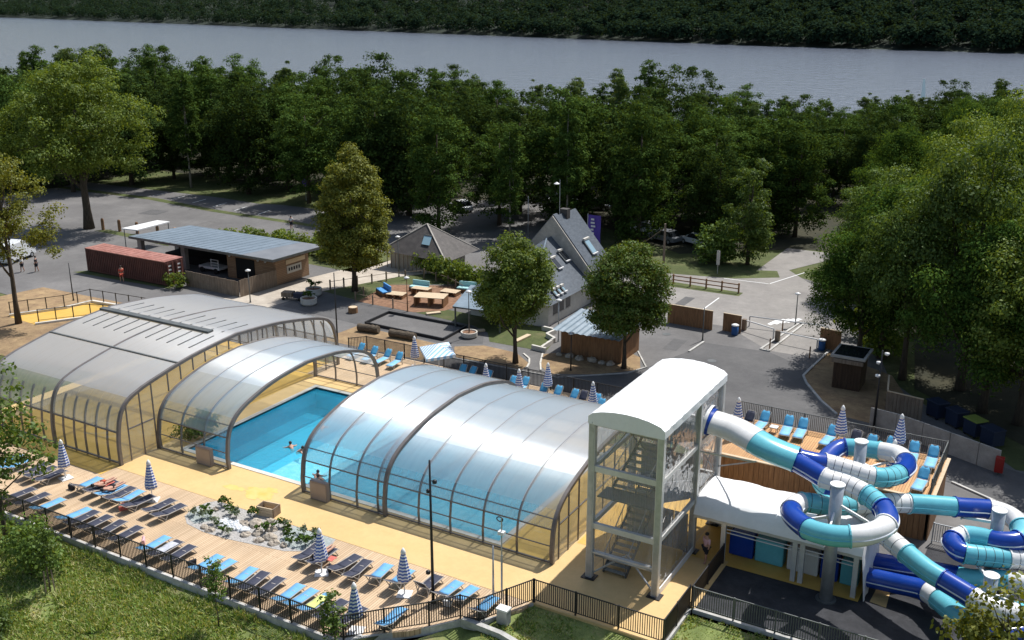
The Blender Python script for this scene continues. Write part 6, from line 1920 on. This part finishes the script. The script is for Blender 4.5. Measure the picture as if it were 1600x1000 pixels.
sw = lamp(-22.91, 37.6, 3.0, 'slim grey shower column at the right end of the front deck', 'none', 'steel')
sw2 = thing('shower', 'shower with a ring head beside the right end of the long enclosure', 'shower', (-22.6, 37.9, .02))
MB().cyl((0, 0, 2.4), (0, 0, 4.45), .035, n=8).cyl((0, 0, 0), (0, 0, 2.4), .05, n=8).build('pipe', 'steel', sw2, world=False)
MB().tube([(math.cos(t) * .17 - .1, .0, 4.35 + math.sin(t) * .12) for t in [i * .5236 for i in range(13)]], .03, 6).build('ring_head', 'black_metal', sw2, world=False)
MB().box(-.16, .16, -.12, .12, 3.55, 3.72).build('mixer_box', 'plastic_white', sw2, world=False)
pp = thing('telegraph_pole', 'wooden telegraph pole with a stay at the wood edge', 'pole', (-39.5, 100.4, 0))
MB().cyl((0, 0, 0), (0, 0, 5.3), .15, .11, 8).build('pole', 'wood_grey', pp, world=False)
MB().beam((0, 0, 4.9), (-2.6, 1.2, 2.9), .06).build('stay', 'wood_grey', pp, world=False)
sg = thing('pennant_sign', 'slim pale pennant sign at the junction', 'sign', (-34.2, 102.6, 0))
MB().cyl((0, 0, 0), (0, 0, 2.6), .04, n=8).build('pole', 'steel', sg, world=False)
MB().box(-.18, .18, -.03, .03, 1.0, 2.55).build('panel', 'render_cream', sg, world=False)
fl = thing('banner_flag', 'purple upright banner with white lettering behind the slate house', 'flag', (-50.2, 105.4, 0))
MB().cyl((-.85, 0, 0), (-.85, 0, 4.3), .06, n=8).build('pole', 'steel', fl, world=False)
o = MB()
for j in range(9):
    z = .4 + 3.8 * j / 8
    o.v += [(-.8, .03 * math.sin(j), z), (.0, .08 * math.sin(j * 1.3), z), (.8, .05 * math.cos(j), z)]
for j in range(8):
    for i in range(2):
        a = j * 3 + i
        o.f.append((a, a + 1, a + 4, a + 3)); o.mi.append(0)
o.build('cloth', 'flag_purple', fl, world=False, smooth=True)
for j in range(8):
    MB().box(-.42 + .05 * (j % 2), -.05 + .3 * ((j * 3) % 4) / 4, -.14, -.12, .8 + j * .4, 1.02 + j * .4).build('lettering', 'plastic_white', fl, world=False)
ps = thing('round_sign', 'round purple sign on a post at the wood edge', 'sign', (-99.6, 112, 0))
MB().cyl((0, 0, 0), (0, 0, 2.4), .05, n=8).build('pole', 'steel', ps, world=False)
MB().cyl((0, -.06, 2.7), (0, .0, 2.7), .55, n=20).build('disc', 'flag_purple', ps, world=False)

# ---------------------------------------------------------------- play yard furniture
pt = thing('petanque_court', 'dark-framed petanque court with a grey gravel surface', 'court', (-51.6, 71.4, 0))
MB().sheet([(-55.8, 69.8), (-47.3, 69.5), (-47.5, 73.3), (-55.9, 73.4)], .02).build('surface', 'asphalt', pt)
cs = [(-55.87, 69.7), (-47.2, 69.4), (-47.4, 73.4), (-56.0, 73.45)]
for a, b in zip(cs, cs[1:] + cs[:1]):
    MB().beam((*a, .12), (*b, .12), .14, .26).build('edge_beam', 'black_metal', pt)
for i, (a, b) in enumerate((((-55.2, 67.9), (-53.2, 68.2)), ((-51.8, 68.0), (-49.3, 68.2)))):
    o = MB(); n = 10
    o.tube([Vector((*a, .36)).lerp(Vector((*b, .36)), k / n) + Vector((0, 0, .02 * math.sin(k * 2))) for k in range(n + 1)], [.34 + .02 * math.sin(k * 3) for k in range(n + 1)], 14)
    tag(o.build('rolled_matting', 'roll_brown', smooth=False), ('left', 'right')[i] + ' thick brown roll of matting behind the rear fence', 'roll', 'brown rolls behind the rear fence')
def planter(x, y, r, h, lab):
    p = thing('round_planter', lab, 'planter', (x, y, 0), group='round white planters')
    MB().lathe([(r * .8, 0), (r, h * .25), (r * 1.02, h * .85), (r * 1.02, h), (r * .88, h), (r * .86, h * .8)], 22, cap=False).build('bowl', 'render_cream', p, world=False, smooth=False)
    MB().lathe([(r * .87, h * .8), (.02, h * .84)], 22, cap=False).build('soil', 'mulch', p, world=False)
planter(-45.8, 71.4, .72, .5, 'round white planter with a lamp post rising from it')
planter(-66.1, 74.6, .8, .75, 'round white planter at the rear left of the dark tarmac')
planter(-64.4, 71.9, .78, .7, 'round white planter on the dark tarmac beside the dark benches')
lamp(-45.8, 71.4, 4.0, 'lamp post with a white head standing in the round planter', 'disc', 'steel_dark')
one_tree(plp, (-66.1, 74.6, .6), 'dark plant growing in the rear left planter', 0, 2.2, None, 'plant')
one_tree(plp, (-64.4, 71.9, .5), 'dark plant growing in the planter on the tarmac', 1, 2.0, None, 'plant')
cbx = thing('plant_trolley', 'dark trolley loaded with planting boxes beside the white planters', 'trolley', (-66.9, 72.4, 0), .3)
MB().box(-1.0, .1, -.45, .45, .35, .8).build('box', 'wood_grey', cbx, world=False)
MB().box(.25, 1.2, -.4, .4, .3, .75).build('box', 'sling_navy', cbx, world=False)
for xx in (-.8, .9):
    for yy in (-.4, .4):
        MB().cyl((xx, yy - .05, .16), (xx, yy + .05, .16), .16, n=10).build('wheel', 'tyre', cbx, world=False)
lg = thing('log_stool', 'short log stool with a pale cut top on the tarmac', 'stool', (-59.1, 72.0, 0))
MB().cyl((0, 0, 0), (0, 0, .55), .46, .44, 14).build('log', 'wood_brown', lg, world=False)
MB().cyl((0, 0, .551), (0, 0, .57), .40, .38, 14).build('cut_top', 'wood_pale', lg, world=False)
def pallet_sofa(x, y, rz, m, lab):
    p = thing('pallet_sofa', lab, 'sofa', (x, y, 0), rz, 'pallet sofas on the mulch bed')
    for zz in (0, .2):
        MB().box(-.95, .95, -.45, .45, zz, zz + .16).build('pallet', 'wood_brown', p, world=False)
    MB().box(-.93, .93, -.43, .45, .37, .52).build('seat_cushion', m, p, world=False, bevel=.04)
    MB().box(-.95, .95, .36, .52, .45, 1.0).build('back', m, p, world=False, bevel=.04)
pallet_sofa(-60.3, 78.3, -.55, 'sofa_blue', 'blue pallet sofa nearest the olive-green tree')
pallet_sofa(-58.0, 81.2, .1, 'sofa_mint', 'mint green pallet sofa at the back of the mulch bed')
pallet_sofa(-53.6, 83.2, .2, 'sofa_mint', 'mint green pallet sofa at the right of the mulch bed')
def pallet_table(x, y, rz, lab, sx=.9, sy=.6, h=.42):
    p = thing('pallet_table', lab, 'table', (x, y, 0), rz, 'pallet tables on the mulch bed')
    for k in range(5):
        w = 2 * sy / 5
        MB().box(-sx, sx, -sy + k * w, -sy + (k + 1) * w - .03, h - .05, h).build('slat', 'wood_pale', p, world=False)
    for xx in (-sx + .1, 0, sx - .1):
        MB().box(xx - .08, xx + .08, -sy + .03, sy - .05, 0, h - .055).build('block', 'wood_brown', p, world=False)
pallet_table(-58.6, 78.2, .2, 'low pallet table beside the blue sofa')
pallet_table(-57.0, 80.2, .1, 'low pallet table in front of the rear mint sofa', .95, .5, .7)
pallet_table(-54.5, 81.6, .1, 'low pallet table beside the right mint sofa')
pallet_table(-54.2, 77.8, .3, 'tall stack of pallets at the front of the mulch bed', 1.5, .9, .95)
for i, (x, y, rz) in enumerate(((-52.3, 75.4, .9), (-46.0, 73.0, .8), (-41.5, 73.2, 1.5))):
    b_ = thing('plank_bench', ('pale plank lying at the edge of the mulch bed', 'pale plank lying on the lawn under the lean-to', 'long pale plank lying on the house lawn')[i], 'plank', (x, y, .01), rz)
    MB().box(-1.1 if i == 2 else -.7, 1.1 if i == 2 else .7, -.22, .22, .0, .16).build('plank', 'wood_pale', b_, world=False, bevel=.03)
wm = thing('wire_fence', 'low rustic post fence around the mulch bed', 'fence', (-60, 80, 0))
wpts = [(-66.0, 77.0), (-64.6, 79.6), (-63.0, 82.4), (-60.3, 85.4), (-56.6, 84.4), (-53.6, 82.6)]
for a, b in zip(wpts[:-1], wpts[1:]):
    for k in range(2):
        p = (a[0] + (b[0] - a[0]) * k / 2, a[1] + (b[1] - a[1]) * k / 2)
        MB().box(p[0] - .06, p[0] + .06, p[1] - .06, p[1] + .06, 0, 1.05).build('post', 'wood_grey', wm)
    MB().beam((*a, .85), (*b, .85), .04).build('rail', 'wood_grey', wm)
wm2 = thing('wire_fence', 'low rustic post fence along the front of the mulch bed', 'fence', (-57, 75, 0))
wpts = [(-61.6, 76.8), (-61.2, 75.0), (-59.0, 74.9), (-56.6, 74.9), (-54.6, 74.8)]
for a, b in zip(wpts[:-1], wpts[1:]):
    MB().box(a[0] - .05, a[0] + .05, a[1] - .05, a[1] + .05, 0, 1.0).build('post', 'wood_grey', wm2)
    MB().beam((*a, .8), (*b, .8), .035).build('rail', 'wood_grey', wm2)

# ---------------------------------------------------------------- cars
def car_proto(paint, L_=4.2, W=1.75, H=1.5, van=False):
    r = thing('parked_car', 'car', 'car')
    hw = W / 2
    if van:
        side = [(-L_ / 2, .3), (L_ / 2, .3), (L_ / 2, .95), (L_ / 2 - .9, 1.15), (L_ / 2 - 1.5, H), (-L_ / 2 + .05, H), (-L_ / 2, .5)]
    else:
        side = [(-L_ / 2, .32), (L_ / 2, .32), (L_ / 2 + .02, .62), (L_ / 2 - .2, .82), (L_ / 2 - 1.1, .93), (-L_ / 2 + .3, .95), (-L_ / 2, .85)]
    o = MB(); n = len(side)
    o.v = [(x, -hw, z) for x, z in side] + [(x, hw, z) for x, z in side]
    o.f = [tuple(range(n)), tuple(range(2 * n - 1, n - 1, -1))] + [(i, n + i, n + (i + 1) % n, (i + 1) % n) for i in range(n)]
    o.mi = [0] * len(o.f)
    o.build('body', paint, r, world=False, bevel=.06)
    if not van:
        cab = [(-L_ / 2 + .25, .94), (L_ / 2 - 1.15, .92), (L_ / 2 - 1.8, H), (-L_ / 2 + .75, H - .03)]
        o = MB(); iw = hw - .17
        o.v = [(x, -(hw - .05 if z < 1 else iw), z) for x, z in cab] + [(x, (hw - .05 if z < 1 else iw), z) for x, z in cab]
        o.f = [(0, 1, 2, 3), (7, 6, 5, 4), (0, 4, 5, 1), (1, 5, 6, 2), (2, 6, 7, 3), (3, 7, 4, 0)]; o.mi = [0] * 6
        o.build('windows', 'glass_dark', r, world=False)
        o = MB()
        o.box(-L_ / 2 + .8, L_ / 2 - 1.85, -iw - .01, iw + .01, H - .05, H + .02).build('roof', paint, r, world=False, bevel=.02)
    else:
        MB().add([(L_ / 2 - .93, -hw + .1, 1.17), (L_ / 2 - .93, hw - .1, 1.17), (L_ / 2 - 1.47, hw - .15, H - .1), (L_ / 2 - 1.47, -hw + .15, H - .1)], [(0, 1, 2, 3)]).build('windscreen', 'glass_dark', r, world=False)
    for sx in (-L_ / 2 + .75, L_ / 2 - .8):
        for sy in (-hw + .08, hw - .08):
            w_ = MB().cyl((sx, sy - .1, .32), (sx, sy + .1, .32), .32, n=16).build('wheel', 'tyre', r, world=False)
            MB().cyl((sx, sy - .115, .32), (sx, sy + .115, .32), .18, n=12).build('rim', 'steel', w_, world=False)
    for sy in (-hw + .3, hw - .3):
        MB().box(L_ / 2 - .06, L_ / 2 + .03, sy - .2, sy + .2, .62, .76).build('headlight', 'skylight', r, world=False)
    return r
cw_ = car_proto('car_white'); cg_ = car_proto('car_grey'); cv_ = car_proto('car_white', 5.0, 1.95, 2.2, True)
for pr, x, y, rz, lab in ((cw_, -76.2, 117.2, 2.6, 'white car parked under the trees behind the pyramid roof'), (cw_, -48.6, 117, 2.9, 'white car half hidden in the wood right of the slate house'), (cg_, -44.8, 113.8, 2.8, 'grey car at the wood edge by the telegraph pole'),
                          (cw_, -40.9, 114.2, 2.7, 'pale car under the trees left of the narrow tree'), (cw_, -66, 128, .4, 'white car parked deep behind the house ridge'), (cg_, -60.5, 127, .4, 'grey car parked deep behind the house ridge'),
                          (cv_, -104.5, 68.6, 1.9, 'white van under the airy tree at the left edge')):
    place(pr, USED, (x, y, 0), rz, lab, 'parked cars')

# ---------------------------------------------------------------- people
def skin_mesh(name, joints, edges, m, parent=None, root=0, sub=1):
    me = bpy.data.meshes.new(name)
    me.from_pydata([j[:3] for j in joints], edges, [])
    me.materials.append(M[m])
    o = bpy.data.objects.new(name, me); COL.objects.link(o)
    o.parent = parent
    md = o.modifiers.new('skin', 'SKIN')
    md.use_smooth_shade = True
    sv = me.skin_vertices[0].data
    for i, j in enumerate(joints):
        sv[i].radius = (j[3], j[3])
        sv[i].use_root = (i == root)
    s_ = o.modifiers.new('sub', 'SUBSURF'); s_.levels = sub; s_.render_levels = sub
    return o
BODY_E = [(0, 1), (1, 2), (2, 3), (3, 4), (2, 5), (5, 6), (6, 7), (2, 8), (8, 9), (9, 10), (0, 11), (11, 12), (12, 13), (13, 14), (0, 15), (15, 16), (16, 17), (17, 18)]
def stand_joints(stride=.18, arm=.08):
    return [(0, 0, .95, .14), (0, 0, 1.18, .13), (0, 0, 1.42, .14), (0, 0, 1.53, .06), (0, .02, 1.66, .10),
            (-.2, 0, 1.40, .07), (-.25, .02, 1.13, .05), (-.24, arm, .88, .04), (.2, 0, 1.40, .07), (.25, -.02, 1.13, .05), (.24, -arm, .88, .04),
            (-.1, 0, .88, .10), (-.11, stride * .5, .5, .07), (-.11, stride * .6, .09, .05), (-.11, stride * .6 + .14, .04, .04),
            (.1, 0, .88, .10), (.11, -stride * .3, .5, .07), (.11, -stride * .9, .1, .05), (.11, -stride * .9 + .13, .04, .04)]
def person(loc, rz, label, shirt, trousers, joints=None, lying=False):
    r = thing('person', label, 'person', loc, rz)
    J = joints or stand_joints()
    skin_mesh('body', J, BODY_E, 'skin', r)
    if shirt:
        sj = [J[i][:3] + (J[i][3] * 1.18,) for i in (0, 1, 2, 5, 6, 8, 9)]
        skin_mesh('shirt', sj, [(0, 1), (1, 2), (2, 3), (3, 4), (2, 5), (5, 6)], shirt, r)
    if trousers:
        tj = [J[i][:3] + (J[i][3] * 1.2,) for i in (0, 11, 12, 15, 16)]
        skin_mesh('trousers', tj, [(0, 1), (1, 2), (0, 3), (3, 4)], trousers, r)
    h = J[4]
    MB().lathe([(.02, h[2] + .125), (.085, h[2] + .09), (.112, h[2] + .02), (.10, h[2] - .03)], 12, (h[0], h[1] - .025)).build('hair', 'hair', r, world=False, smooth=True)
    return r
person((-15.05, 46.15, .03), 2.6, 'person in a pink top at the corner of the rubber yard fence', 'cloth_pink', 'cloth_dark')
person((-86.6, 68.4, 0), 1.2, 'person in red clothes walking past the red container', 'cloth_red', 'cloth_red')
person((-99.2, 65.8, 0), 2.2, 'person in white walking under the airy tree, left of the pair', 'cloth_white', 'cloth_dark')
person((-97.9, 66.6, 0), 2.2, 'person in dark clothes walking under the airy tree, right of the pair', 'cloth_dark', 'cloth_dark')
person((-88.5, 96.4, 0), .6, 'person in a white shirt crossing the car park behind the bushes', 'cloth_white', 'cloth_dark')
def lie(j):   # turn a standing figure on its back: head towards -y
    out = []
    for x, y, z, rr in j:
        out.append((x, z - 1.0 if False else -(z - .9), .12 + y * .6, rr))
    return out
def lying_person(loc, label, shorts, top):
    J = [(x, -(z - .95), .13 + max(0, (z - 1.1)) * .35, rr) for x, y, z, rr in stand_joints(.05, .02)]
    r = thing('person', label, 'person', loc)
    skin_mesh('body', J, BODY_E, 'skin', r)
    if top:
        skin_mesh('top', [J[i][:3] + (J[i][3] * 1.15,) for i in (1, 2)], [(0, 1)], top, r)
    skin_mesh('shorts', [J[i][:3] + (J[i][3] * 1.15,) for i in (0, 11, 15)], [(0, 1), (0, 2)], shorts, r)
    hd = J[4]
    o = MB()
    o.lathe([(.02, hd[2] + .11), (.09, hd[2] + .07), (.11, hd[2] - .02), (.08, hd[2] - .08)], 12, (hd[0], hd[1] - .03))
    o.build('hair', 'hair', r, world=False, smooth=True)
lying_person((-49.15, 35.75, .40), 'sunbather in red lying on the second lounger left of the pebble garden', 'cloth_red', 'cloth_red')
lying_person((-48.2, 35.65, .40), 'sunbather in dark trunks lying on a blue lounger left of the pebble garden', 'cloth_dark', None)
lying_person((-32.5, 36.15, .40), 'sunbather in dark swimwear on the lounger beside the pebble garden parasol', 'cloth_dark', 'cloth_white')
def swimmer(x, y, rz, label):
    r = thing('swimmer', label, 'person', (x, y, -.13), rz)
    J = [(0, -.35, -.18, .12), (0, -.12, -.06, .14), (0, .08, .06, .13), (0, .14, .16, .055), (0, .17, .27, .095), (-.2, .06, .03, .065), (-.42, .2, -.03, .045), (-.5, .42, -.05, .035), (.2, .06, .03, .065), (.42, .2, -.03, .045), (.5, .42, -.05, .035)]
    E_b = [(0, 1), (1, 2), (2, 3), (3, 4), (2, 5), (5, 6), (6, 7), (2, 8), (8, 9), (9, 10)]
    skin_mesh('body', J, E_b, 'skin', r)
    MB().lathe([(.02, .385), (.08, .35), (.108, .29), (.095, .22)], 12, (0, .15)).build('hair', 'hair', r, world=False, smooth=True)
for i, (x, y, rz) in enumerate(((-45.1, 50.4, .5), (-43.9, 46.4, 1.0), (-42.95, 46.25, -1.0), (-39.6, 43.95, .2), (-39.1, 43.7, 2.0))):
    swimmer(x + (.9 if i == 0 else 0), y - (.5 if i == 0 else 0), rz, ('swimmer farthest back at the edge of the shallow water', 'swimmer left of the pair in the open water', 'swimmer right of the pair in the open water', 'swimmer left of the pair behind the enclosure glazing', 'swimmer right of the pair behind the enclosure glazing')[i])
# windsurf sail on the lake
sl_ = thing('sail', 'thin pale green sail showing above the trees on the lake', 'sail', (-48.6, 318.7, -1.2))
MB().add([(-.5, 0, 0), (.7, .1, 0), (.6, .05, 3.2), (.1, .05, 6.6), (-.5, .05, 6.7)], [(0, 1, 2, 3, 4)]).build('sail_cloth', 'sail_mint', sl_, world=False) if 'sail_mint' in M else None
